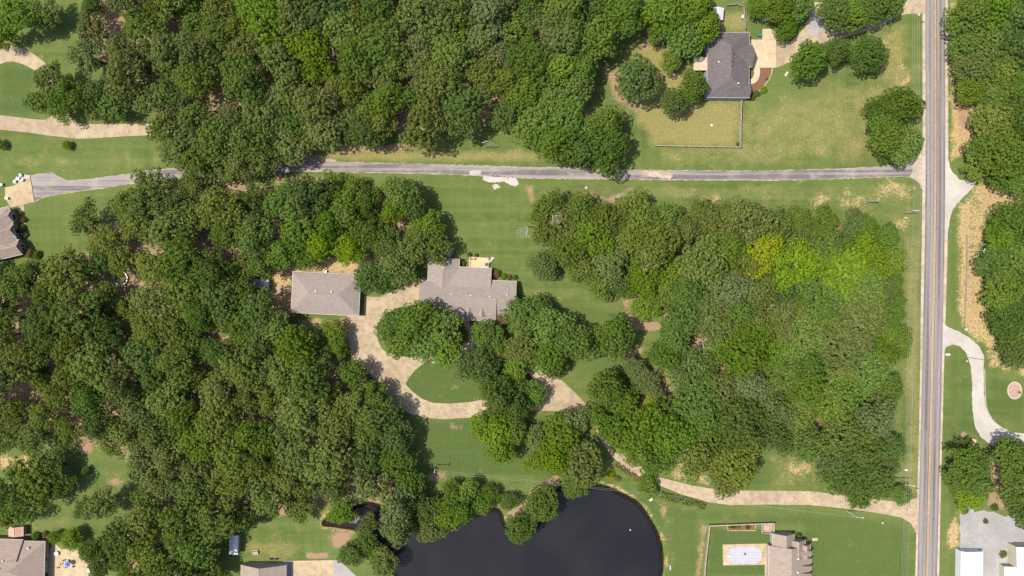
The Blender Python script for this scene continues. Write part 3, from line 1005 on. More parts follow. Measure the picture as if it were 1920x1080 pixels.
def trunk_mesh(seed):
    """trunk and limbs for a tree with a 7 m crown whose middle is 9 m up; foot at z = 0"""
    r = random.Random(seed)
    bm = bmesh.new()
    pts = [(0, 0, -0.3), (0.02, 0.03, 1.5), (r.uniform(-.2, .2), r.uniform(-.2, .2), 4.0), (r.uniform(-.4, .4), r.uniform(-.4, .4), 7.0), (r.uniform(-.6, .6), r.uniform(-.6, .6), 10.0)]
    bm_tube(bm, pts, [0.52, 0.40, 0.33, 0.22, 0.07], 7)
    for k in range(6):
        a = k * 1.05 + r.uniform(-.3, .3)
        z0 = 3.6 + 0.7 * k
        L = r.uniform(3.0, 4.6)
        p0 = Vector((0.1 * math.cos(a), 0.1 * math.sin(a), z0))
        p1 = Vector((L * 0.5 * math.cos(a), L * 0.5 * math.sin(a), z0 + 1.2))
        p2 = Vector((L * math.cos(a + .2), L * math.sin(a + .2), z0 + 2.7))
        bm_tube(bm, [p0, p1, p2], [0.19, 0.12, 0.04], 5)
    me = bpy.data.meshes.new("trunk")
    bm.to_mesh(me)
    bm.free()
    me.materials.append(MATS["bark"])
    return me


CROWNS = {'oak': [crown_mesh(100 + i, 'oak') for i in range(6)], 'dense': [crown_mesh(200 + i, 'dense') for i in range(4)],
          'soft': [crown_mesh(300 + i, 'soft') for i in range(5)], 'open': [crown_mesh(400 + i, 'open') for i in range(3)]}
TRUNKS = [trunk_mesh(i) for i in range(4)]
CZ = 9.0      # height of the middle of a 7 m crown

COLOUR_WORD = {'olive': 'olive green', 'green': 'mid green', 'dark': 'dark green', 'lime': 'bright lime green', 'yellow': 'yellow green', 'grey': 'grey green', 'rust': 'rusty brown'}
STYLE_WORD = {'oak': 'lobed', 'dense': 'dense round', 'soft': 'fine-leaved', 'open': 'open-crowned'}
# things in the picture that a tree can be named after
LANDMARKS = [
    (625, 550, "by the detached garage"), (870, 560, "by the long main house"), (1365, 125, "by the dark-roofed house"), (20, 430, "by the brick house at the asphalt spur"),
    (45, 1045, "by the brown-roofed house with the cluttered patio"), (495, 1065, "by the house with the blank north gable"), (1475, 1045, "by the house with the covered pool"),
    (225, 522, "near the trampoline"), (90, 200, "along the curved loop driveway"), (300, 245, "where the loop driveway enters the wood"), (450, 310, "over the asphalt lane inside the wood"),
    (640, 300, "above the soil bank along the lane"), (910, 270, "behind the lane-side utility pole"), (1160, 330, "overhanging the asphalt lane"), (1150, 170, "at the wood edge facing the dry backyard"),
    (300, 60, "in the wood behind the loop driveway"), (480, 90, "deep in the wood north of the lane"), (650, 80, "in the wood above the lane's soil bank"), (830, 90, "in the wood behind the lane-side pole"), (1010, 90, "in the wood towards the dark-roofed house"),
    (1050, 200, "in the wood above the lane bend"), (350, 400, "south of the lane inside the west wood"), (600, 400, "between the lane and the garage"), (780, 430, "at the edge of the back lawn"),
    (330, 560, "in the wood between trampoline and garage"), (120, 580, "in the west wood below the trampoline"), (200, 700, "in the west wood beside the leaf-littered clearing"), (420, 700, "in the middle of the west wood"), (580, 720, "in the wood west of the concrete drive"),
    (690, 800, "at the drive bend south-west of the house"), (480, 880, "in the wood north of the picnic table lawn"), (300, 860, "in the wood beside the small back clearing"), (650, 900, "in the wood above the pond inlet"), (330, 1000, "in the wood behind the cluttered patio"),
    (820, 970, "on the wooded pond bank"), (60, 900, "beside the small back clearing"), (940, 700, "around the front circle drive"), (1060, 640, "on the front lawn of the main house"), (1060, 840, "between the drive and the pond"), (1150, 740, "beside the concrete fan of the drive"),
    (1080, 440, "at the wood corner facing the back lawn"), (1240, 430, "in the east wood behind the lane verge"), (1430, 430, "in the north side of the east wood"), (1600, 450, "at the east wood corner facing the lane junction"), (1300, 560, "in the east wood near the bare soil path"), (1450, 600, "in the middle of the east wood"),
    (1630, 620, "at the east wood edge along the road"), (1330, 740, "in the east wood above the long driveway"), (1520, 760, "in the east wood near the fallen grey limbs"), (1640, 800, "in the east wood corner by the road"), (1360, 880, "overhanging the long driveway"), (1620, 900, "at the driveway mouth beside the road"), (1220, 820, "beside the narrow part of the long driveway"),
    (1670, 230, "on the lawn beside the road"), (1290, 40, "shading the dark-roofed house"), (1470, 30, "behind the parking pad of the dark-roofed house"), (1610, 30, "over the north driveway"), (1550, 105, "on the lawn beside the north driveway"),
    (1850, 90, "in the strip of trees across the road"), (1870, 290, "above the gravel entrance across the road"), (1890, 540, "in the wood behind the rail fence"), (1815, 890, "beside the road north of the gravel lot"), (1900, 890, "behind the gravel lot"),
]
LOW = 1.0
KEEP = []      # every tree placed: x, y, r in pixels


def add_tree(px, py, rpx, colour, style, label=None, name=None, squash=1.0, group=True):
    Rm0 = rpx * S
    cz = CZ * (Rm0 / 7.0) * (1.0 if Rm0 > 4 else 0.8)
    cz = min(cz * (RNG.uniform(0.84, 1.26) if rpx > 24 else 1.0), 12.5)
    cz *= LOW
    k = (H - cz) / H
    Rm = Rm0 * k
    sc = Rm / 7.0
    sz = cz / CZ
    loc = W(px, py, cz)
    loc.z = 0
    nm = name or ("tree" if style != 'oak' else "oak_tree")
    if label is None:
        lm = min(LANDMARKS, key=lambda q: (q[0] - px) ** 2 + (q[1] - py) ** 2)
        sw = "broad" if rpx > 41 else ("small" if rpx < 26 else "medium")
        label = f"{sw} {COLOUR_WORD[colour]} {STYLE_WORD[style]} tree {lm[2]}"
    t = empty(nm, loc, label, "tree", "woodland and garden trees" if group else None, RNG.uniform(0, 6.28))
    tr = link(bpy.data.objects.new("trunk", RNG.choice(TRUNKS)), t)
    tr.scale = (sc, sc, sz)
    c = link(bpy.data.objects.new("crown", RNG.choice(CROWNS[style])), t)
    c.location = (0, 0, cz)
    c.scale = (sc * RNG.uniform(0.93, 1.07), sc * RNG.uniform(0.93, 1.07), sz * squash * RNG.uniform(0.9, 1.12))
    c.material_slots[0].link = 'OBJECT'
    c.material_slots[0].material = LEAF[colour]
    KEEP.append((px, py, rpx))
    return t


# trees one can name in the photograph: x, y, radius, colour, style
NAMED = [
    # north-east garden
    (1195, 150, 43, 'dark', 'dense'), (1300, 162, 29, 'green', 'dense'), (1263, 192, 26, 'dark', 'dense'), (1258, 113, 22, 'lime', 'dense'),
    (1248, 24, 40, 'green', 'dense'), (1300, 12, 42, 'green', 'dense'), (1282, 66, 40, 'green', 'dense'), (1318, 52, 32, 'lime', 'dense'), (1235, 60, 26, 'green', 'dense'),
    (1418, 14, 22, 'green', 'dense'), (1460, 14, 30, 'green', 'dense'), (1495, 8, 30, 'green', 'dense'), (1472, 55, 22, 'green', 'dense'),
    (1517, 113, 36, 'green', 'dense'), (1568, 96, 26, 'dark', 'dense'), (1630, 102, 35, 'dark', 'dense'),
    (1568, 22, 34, 'dark', 'dense'), (1598, 30, 30, 'green', 'dense'), (1635, 12, 36, 'dark', 'dense'), (1672, 6, 26, 'green', 'dense'),
    (1690, 198, 38, 'dark', 'dense'), (1655, 212, 33, 'dark', 'dense'), (1662, 252, 36, 'green', 'dense'), (1696, 270, 38, 'green', 'dense'), (1676, 282, 28, 'dark', 'dense'),
    # across the road
    (1812, 30, 36, 'green', 'dense'), (1862, 15, 42, 'green', 'dense'), (1915, 30, 42, 'dark', 'dense'), (1808, 85, 30, 'green', 'dense'), (1852, 82, 40, 'green', 'dense'), (1905, 95, 42, 'dark', 'dense'), (1822, 130, 34, 'olive', 'dense'), (1870, 140, 42, 'lime', 'dense'), (1915, 160, 36, 'green', 'dense'), (1820, 168, 30, 'lime', 'dense'), (1856, 178, 28, 'green', 'dense'),
    (1862, 232, 42, 'olive', 'dense'), (1910, 225, 40, 'dark', 'dense'), (1842, 280, 34, 'green', 'dense'), (1836, 306, 31, 'lime', 'dense'), (1880, 290, 44, 'green', 'dense'), (1925, 300, 40, 'dark', 'dense'), (1885, 328, 34, 'green', 'dense'), (1920, 345, 30, 'green', 'dense'),
    (1905, 420, 42, 'dark', 'oak'), (1878, 448, 36, 'green', 'oak'), (1872, 500, 40, 'dark', 'oak'), (1915, 490, 42, 'green', 'oak'), (1888, 545, 40, 'green', 'oak'), (1925, 560, 40, 'dark', 'oak'), (1888, 600, 38, 'dark', 'oak'), (1925, 620, 42, 'green', 'oak'), (1905, 655, 34, 'dark', 'oak'), (1960, 450, 46, 'green', 'oak'), (1965, 530, 46, 'dark', 'oak'), (1962, 610, 46, 'green', 'oak'),
    (1815, 868, 38, 'green', 'open'), (1792, 905, 28, 'dark', 'open'), (1835, 905, 34, 'green', 'open'), (1815, 930, 30, 'lime', 'open'), (1805, 838, 20, 'dark', 'open'),
    (1905, 862, 40, 'dark', 'dense'), (1912, 915, 42, 'dark', 'dense'), (1925, 955, 36, 'dark', 'dense'), (1880, 845, 22, 'dark', 'open'),
    (1689, 928, 21, 'green', 'dense'),
    # pond and front garden
    (932, 806, 36, 'lime', 'dense'), (938, 838, 32, 'lime', 'dense'), (905, 800, 26, 'lime', 'dense'), (962, 812, 30, 'green', 'dense'),
    (1008, 820, 27, 'grey', 'dense'), (1008, 866, 26, 'lime', 'soft'), (1055, 815, 38, 'green', 'dense'), (1045, 855, 36, 'lime', 'dense'), (1092, 872, 44, 'olive', 'dense'), (1080, 908, 26, 'dark', 'dense'), (1075, 790, 30, 'grey', 'soft'),
    (1015, 945, 33, 'green', 'dense'), (975, 990, 29, 'dark', 'dense'), (956, 940, 20, 'dark', 'open'),
    (1020, 498, 27, 'dark', 'dense'), (1022, 432, 28, 'olive', 'open'), (1062, 466, 34, 'olive', 'oak'), (1092, 505, 30, 'olive', 'oak'), (1125, 535, 28, 'green', 'oak'),
    (738, 612, 34, 'green', 'oak'), (785, 600, 40, 'green', 'oak'), (828, 612, 38, 'green', 'oak'), (755, 640, 34, 'lime', 'oak'), (800, 648, 40, 'green', 'oak'), (838, 655, 32, 'lime', 'oak'), (862, 628, 18, 'dark', 'dense'),
    (625, 622, 25, 'lime', 'oak'), (633, 650, 22, 'green', 'oak'),
    (912, 628, 30, 'green', 'dense'), (932, 652, 24, 'lime', 'oak'), (898, 684, 38, 'dark', 'oak'), (938, 600, 14, 'rust', 'open'),
    (978, 590, 36, 'green', 'oak'), (1015, 578, 26, 'dark', 'oak'), (1032, 612, 38, 'green', 'oak'), (1082, 640, 38, 'green', 'oak'), (978, 652, 32, 'olive', 'oak'), (1030, 668, 36, 'green', 'oak'), (1152, 632, 38, 'dark', 'dense'), (968, 690, 28, 'lime', 'oak'), (1040, 690, 23, 'dark', 'oak'),
    (935, 742, 36, 'dark', 'oak'), (968, 762, 30, 'dark', 'dense'), (1000, 738, 27, 'green', 'oak'), (975, 728, 26, 'green', 'oak'),
    (1140, 728, 38, 'dark', 'dense'), (1165, 752, 34, 'green', 'dense'), (1122, 775, 24, 'green', 'dense'), (1150, 800, 36, 'green', 'soft'),
    # wooded bank of the pond
    (850, 925, 24, 'dark', 'open'), (875, 925, 24, 'lime', 'oak'), (898, 945, 22, 'green', 'oak'), (918, 928, 20, 'dark', 'dense'), (862, 955, 28, 'green', 'oak'), (832, 965, 32, 'green', 'oak'), (800, 958, 32, 'dark', 'oak'), (776, 982, 18, 'yellow', 'oak'), (780, 955, 24, 'lime', 'oak'), (745, 985, 36, 'grey', 'oak'), (810, 995, 26, 'olive', 'soft'), (745, 950, 36, 'grey', 'oak'), (765, 910, 34, 'dark', 'oak'),
    (660, 1038, 25, 'dark', 'dense'), (690, 1020, 22, 'dark', 'open'), (718, 1055, 29, 'olive', 'dense'), (690, 984, 22, 'olive', 'soft'), (640, 962, 24, 'green', 'oak'),
    # back lawn edge and garage
    (750, 362, 34, 'green', 'oak'), (772, 385, 30, 'dark', 'oak'), (740, 395, 28, 'lime', 'oak'), (660, 356, 26, 'green', 'oak'), (690, 378, 30, 'dark', 'oak'), (700, 520, 34, 'dark', 'oak'), (745, 500, 38, 'olive', 'oak'), (800, 425, 32, 'green', 'oak'), (815, 462, 30, 'olive', 'oak'), (655, 470, 30, 'lime', 'oak'), (775, 465, 38, 'olive', 'oak'), (600, 455, 30, 'lime', 'oak'), (580, 480, 26, 'green', 'oak'),
    # west and south-west gardens
    (30, 30, 44, 'green', 'open'), (75, 25, 34, 'olive', 'open'), (10, 70, 22, 'lime', 'open'), (175, 10, 22, 'dark', 'dense'),
    (95, 150, 34, 'olive', 'open'), (72, 190, 24, 'green', 'open'), (128, 182, 34, 'green', 'open'), (170, 175, 30, 'dark', 'open'), (210, 195, 34, 'dark', 'open'), (180, 205, 24, 'olive', 'open'), (112, 205, 24, 'green', 'open'),
    (125, 272, 9, 'lime', 'dense'), (-2, 271, 11, 'lime', 'dense'),
    (160, 412, 30, 'olive', 'open'), (200, 450, 34, 'olive', 'open'), (120, 515, 44, 'olive', 'open'), (165, 500, 34, 'dark', 'open'), (30, 530, 34, 'green', 'open'),
    (60, 900, 44, 'olive', 'open'), (20, 920, 40, 'dark', 'open'), (20, 960, 34, 'dark', 'open'), (95, 880, 34, 'dark', 'open'), (110, 910, 28, 'dark', 'open'), (188, 946, 31, 'olive', 'open'), (156, 955, 20, 'dark', 'open'),
    (103, 1008, 13, 'green', 'dense'), (134, 1012, 21, 'lime', 'dense'), (168, 1032, 22, 'green', 'dense'), (188, 1058, 24, 'dark', 'dense'), (230, 1015, 42, 'dark', 'oak'), (160, 884, 9, 'dark', 'dense'), (128, 808, 30, 'olive', 'open'), (60, 822, 34, 'olive', 'open'), (205, 828, 28, 'olive', 'open'), (10, 825, 30, 'olive', 'open'),
    # east wood, trees of their own colour
    (1028, 388, 32, 'olive', 'open'), (1088, 398, 36, 'green', 'oak'), (1195, 405, 44, 'olive', 'oak'), (1428, 472, 40, 'yellow', 'soft'), (1222, 772, 26, 'yellow', 'soft'), (1368, 545, 38, 'grey', 'oak'), (1110, 480, 20, 'lime', 'oak'), (1142, 500, 36, 'olive', 'oak'), (1165, 535, 26, 'dark', 'oak'), (1320, 490, 46, 'olive', 'oak'), (1385, 870, 48, 'olive', 'soft'), (1350, 850, 38, 'olive', 'soft'), (1360, 905, 30, 'olive', 'soft'),
    (1212, 575, 30, 'lime', 'soft'), (1595, 890, 46, 'dark', 'oak'), (1640, 905, 40, 'dark', 'oak'), (1565, 870, 40, 'dark', 'oak'), (1610, 930, 24, 'dark', 'oak'), (1670, 490, 30, 'lime', 'oak'), (1662, 452, 30, 'green', 'soft'), (1605, 426, 30, 'dark', 'soft'), (1545, 420, 30, 'green', 'soft'), (1632, 438, 30, 'green', 'soft'), (1672, 530, 26, 'dark', 'soft'), (1690, 640, 26, 'lime', 'soft'), (1675, 585, 28, 'green', 'soft'), (1495, 412, 30, 'green', 'soft'), (1668, 730, 28, 'green', 'soft'), (1672, 835, 26, 'dark', 'oak'), (1215, 720, 28, 'grey', 'soft'), (1190, 690, 24, 'grey', 'soft'),
]
for px, py, r, colr, sty in NAMED:
    add_tree(px, py, r, colr, sty)


def fill(poly, rlo, rhi, mix, styles, seed, spacing=0.62, holes=()):
    r = random.Random(seed)
    xs = [p[0] for p in poly]
    ys = [p[1] for p in poly]
    fails = 0
    n = 0
    while fails < 900:
        x = r.uniform(min(xs), max(xs))
        y = r.uniform(min(ys), max(ys))
        rad = r.uniform(rlo, rhi)
        if not bool(inside(poly, np.array([x]), np.array([y]))[0]) or any((x - hx) ** 2 + (y - hy) ** 2 < (hr + rad * 0.8) ** 2 for hx, hy, hr in holes) or any((x - q[0]) ** 2 + (y - q[1]) ** 2 < (spacing * (rad + q[2])) ** 2 for q in KEEP):
            fails += 1
            continue
        fails = 0
        opts = mix(x, y)
        add_tree(x, y, rad, r.choice(opts), r.choice(styles(x, y)))
        n += 1
    return n


def mix_n(x, y):
    if x > 950:
        return ['green', 'green', 'lime', 'green', 'dark']
    if 480 < x < 620 and 60 < y < 140:
        return ['lime', 'olive', 'green']
    return ['olive', 'olive', 'dark', 'olive', 'green', 'grey', 'olive']


def mix_w(x, y):
    if y < 520 and x > 470:
        return ['green', 'olive', 'lime', 'green', 'dark']
    return ['olive', 'olive', 'olive', 'dark', 'green', 'olive', 'dark']


def mix_e(x, y):
    if x > 1540 and y < 640:
        return ['green', 'lime', 'green', 'lime', 'olive', 'green']
    if x > 1480 and y < 720:
        return ['green', 'green', 'green', 'dark', 'lime', 'olive', 'green', 'olive']
    if y > 640:
        return ['green', 'olive', 'dark', 'green', 'grey']
    return ['olive', 'green', 'green', 'dark', 'olive']


fill(WOOD_N, 30, 50, mix_n, lambda x, y: ['oak', 'oak', 'open'] if x < 620 else (['oak', 'oak', 'soft'] if x < 940 else ['dense', 'oak', 'dense']), 5, 0.575, holes=[(325, 40, 12), (400, 185, 12), (215, 60, 16)])
fill(WOOD_W, 28, 50, mix_w, lambda x, y: ['oak', 'open', 'oak', 'oak'], 6, 0.575, holes=[(225, 522, 10), (150, 798, 8), (45, 742, 6), (395, 625, 4), (168, 848, 14), (120, 850, 6), (385, 462, 14), (488, 536, 6)])
fill(WOOD_E, 32, 52, mix_e, lambda x, y: ['soft', 'soft', 'oak'] if x > 1200 else ['oak', 'soft'], 7, 0.55, holes=[(1305, 640, 14), (1262, 728, 8), (1225, 612, 8)])
# lower trees that close the gaps between the crowns
LOW = 0.72
fill(WOOD_N, 22, 29, mix_n, lambda x, y: ['oak', 'dense'], 15, 0.70, holes=[(325, 40, 8), (400, 185, 8), (215, 60, 12)])
fill(WOOD_W, 22, 29, mix_w, lambda x, y: ['oak', 'open'], 16, 0.70, holes=[(225, 522, 10), (150, 798, 8), (168, 848, 14), (385, 462, 12), (488, 536, 6), (395, 625, 5)])
fill(WOOD_E, 24, 32, mix_e, lambda x, y: ['soft', 'oak'], 17, 0.58, holes=[(1305, 640, 10), (1262, 728, 5), (1225, 612, 6)])
LOW = 1.0
print("TREES", len(KEEP))


def hedge(name, line, width_px, hgt, colour, label, cat="hedge", seed=1):
    """clipped or loose row of bushes along a line in pixels"""
    rs = np.random.RandomState(seed)
    pts = [W(*p) for p in catmull(line, False, 5)]
    o0 = pts[0].copy()
    Cs, Ns = [], []
    w = width_px * S / 2
    for a, b in zip(pts, pts[1:]):
        L = (b - a).length
        for _ in range(max(3, int(L * w * 9))):
            t = rs.random()
            th = rs.random() * math.pi
            d = (b - a).normalized()
            nx = Vector((-d.y, d.x, 0))
            off = math.cos(th) * w * (0.75 + 0.4 * rs.random())
            p = a + (b - a) * t + nx * off + Vector((0, 0, hgt * (0.35 + 0.65 * math.sin(th))))
            nn = (nx * math.cos(th) + Vector((0, 0, math.sin(th)))).normalized()
            Cs.append(p - o0)
            Ns.append(nn)
    C = np.array(Cs)
    N = np.array(Ns)
    V, t = clump_leaves(rs, C, N, np.full(len(C), 0.34), 16, 0.3, np.clip(0.4 + rs.normal(size=len(C)) * 0.15, 0, 1))
    e = empty(name, o0, label, cat)
    f = link(bpy.data.objects.new("foliage", leaf_mesh("foliage", V, t, LEAF[colour])), e)
    bm = bmesh.new()
    for i, p in enumerate(pts[::3]):
        bm_tube(bm, [p - o0 + Vector((0, 0, -0.1)), p - o0 + Vector((0.05, 0.02, hgt * 0.7))], [0.06, 0.02], 5)
    obj_from_bm("stems", bm, "bark", e)["kind"] = 'stuff'
    return e


hedge("hedge", [(1238, 926), (1258, 933), (1280, 938), (1302, 943), (1322, 949)], 12, 1.3, 'olive', "long olive hedge along the pond side of the concrete driveway", seed=3)
hedge("hedge", [(1152, 868), (1170, 880), (1190, 894), (1202, 902)], 8, 0.8, 'rust', "low brownish border of plants along the narrow driveway edge", "border plants", seed=4)


def shrub(px, py, rpx, colour, label, hz=1.0, cat="shrub"):
    Rm = rpx * S
    loc = W(px, py, Rm * 0.8)
    loc.z = 0
    t = empty("shrub", loc, label, cat, None, RNG.uniform(0, 6.28))
    st = link(bpy.data.objects.new("stem", RNG.choice(TRUNKS)), t)
    st.scale = (Rm / 7, Rm / 7, Rm / 9)
    c = link(bpy.data.objects.new("foliage", RNG.choice(CROWNS['dense'])), t)
    c.scale = (Rm / 7.0, Rm / 7.0, Rm / 7.0 * hz)
    c.location = (0, 0, Rm * 0.62)
    c.material_slots[0].link = 'OBJECT'
    c.material_slots[0].material = LEAF[colour]
    return t


shrub(1216, 913, 22, 'green', "round green shrub between the pond and the driveway hedge")
shrub(1147, 892, 7, 'yellow', "yellowish flowering shrub beside the orange one at the pond head")
shrub(1158, 898, 6, 'rust', "orange flowering shrub at the head of the pond")
shrub(929, 513, 9, 'rust', "dark reddish shrub at the house corner beside the deck")
shrub(945, 518, 6, 'green', "green shrub along the north wall of the main house's east wing")
shrub(955, 520, 5, 'rust', "small reddish shrub along the north wall of the main house")
shrub(966, 520, 5, 'dark', "dark shrub at the north-east corner of the main house")
shrub(974, 560, 6, 'dark', "dark shrub beside the east gable of the main house")
shrub(880, 478, 5, 'dark', "dark shrub touching the back rail of the deck")
shrub(893, 479, 4, 'dark', "low dark shrub behind the middle of the deck")
shrub(866, 494, 7, 'green', "green shrub in the house corner west of the deck")
shrub(54, 475, 10, 'rust', "reddish brown bush at the corner of the brick house")
shrub(68, 478, 8, 'dark', "dark bush beside the reddish one at the brick house")
shrub(38, 400, 5, 'rust', "small maroon bush beside the garden path")
shrub(42, 412, 6, 'rust', "maroon bush at the bend of the garden path")
shrub(40, 428, 7, 'dark', "dark bush under the windows of the brick house")
shrub(45, 440, 6, 'grey', "greyish bush under the windows of the brick house")
shrub(84, 1002, 6, 'rust', "small rust-coloured bush behind the brown-roofed house")
shrub(66, 1006, 8, 'green', "green bush between the red shed and the rust-coloured bush")
shrub(1432, 168, 7, 'lime', "yellow green bush in the curved flower bed")
shrub(1420, 175, 6, 'green', "green bush at the tip of the curved flower bed")
shrub(1412, 182, 6, 'dark', "dark bush at the corner of the dark-roofed house")
shrub(1438, 148, 3, 'grey', "pale plant in the mulch of the curved bed")
shrub(1375, 988, 4, 'dark', "dark plant in the middle of the fenced garden bed", 1.6)
shrub(1384, 988, 5, 'green', "leafy green plant in the fenced garden bed")
shrub(1402, 989, 4, 'dark', "dark plant at the end of the fenced garden bed", 1.6)
shrub(1369, 987, 4, 'green', "green plant at the near end of the fenced garden bed")
shrub(1499, 1005, 6, 'dark', "dark bush by the stepped gables of the pool house")
shrub(1511, 1016, 6, 'green', "green bush at the second gable of the pool house")
shrub(1866, 952, 7, 'dark', "isolated dark bush north of the gravel lot")
shrub(1849, 978, 5, 'grey', "grey weed clump on the gravel lot")
shrub(1810, 958, 7, 'grey', "pale brush clump at the corner of the gravel lot")
shrub(1882, 1040, 7, 'olive', "weeds along the cream metal building", 0.7)
shrub(1384, 270, 4, 'green', "small green bush at the corner of the backyard fence")


def dead_tree(px, py, hgt, spread, label, seed, lean=(0, 0)):
    r = random.Random(seed)
    loc = W(px, py, hgt * 0.8)
    loc.z = 0
    t = empty("dead_tree", loc, label, "dead tree")
    top = Vector((lean[0] * 0.4, lean[1] * 0.4, hgt * 0.72))
    tube_obj("trunk", [(0, 0, -0.2), top * 0.5, top], [0.2, 0.13, 0.08], "dead_bark", t, 7)
    for k in range(9):
        a = math.atan2(lean[1], lean[0]) + r.uniform(-1.0, 1.0) if (lean[0] or lean[1]) else r.uniform(0, 6.28)
        p0 = top * r.uniform(0.7, 1.0)
        L = spread * r.uniform(0.55, 1.0)
        p1 = p0 + Vector((math.cos(a) * L * 0.5, math.sin(a) * L * 0.5, L * 0.35))
        a2 = a + r.uniform(-0.7, 0.7)
        p2 = p1 + Vector((math.cos(a2) * L * 0.5, math.sin(a2) * L * 0.5, L * 0.15))
        b = tube_obj("branch", [p0, p1, p2], [0.085, 0.06, 0.025], "dead_bark", t, 5)
        for q in range(2):
            a3 = a + r.uniform(-1.2, 1.2)
            s = p1.lerp(p2, r.uniform(0, 0.8))
            tube_obj("twig", [s, s + Vector((math.cos(a3), math.sin(a3), 0.3)) * L * 0.3], [0.04, 0.02], "dead_bark", b, 4)
    return t


dead_tree(996, 420, 13, 5.5, "bare pale limbs hanging out over the back lawn at the wood corner", 2, (-3, -2))
dead_tree(1030, 398, 15, 4.5, "bare grey limb crossing a crown at the lane corner of the wood", 12, (3, -2))
dead_tree(1205, 515, 17, 7.5, "tall leafless grey tree in the gap above the soil path", 3, (3, 4))
dead_tree(1562, 735, 19, 6.0, "leafless silver snag among green crowns in the east wood", 4)
dead_tree(546, 768, 18, 4.5, "small leafless snag in the wood west of the concrete drive", 5)
dead_tree(668, 990, 6, 3.6, "leafless pale branches leaning over the pond inlet", 6, (-1, 4))
dead_tree(310, 40, 14, 4.0, "bare dark limb in the opening behind the loop driveway", 8, (-3, 3))
dead_tree(1322, 655, 14, 4.0, "dry brushy snag beside the soil patch in the east wood", 9)

# ------------------------------------------------------------------ buildings


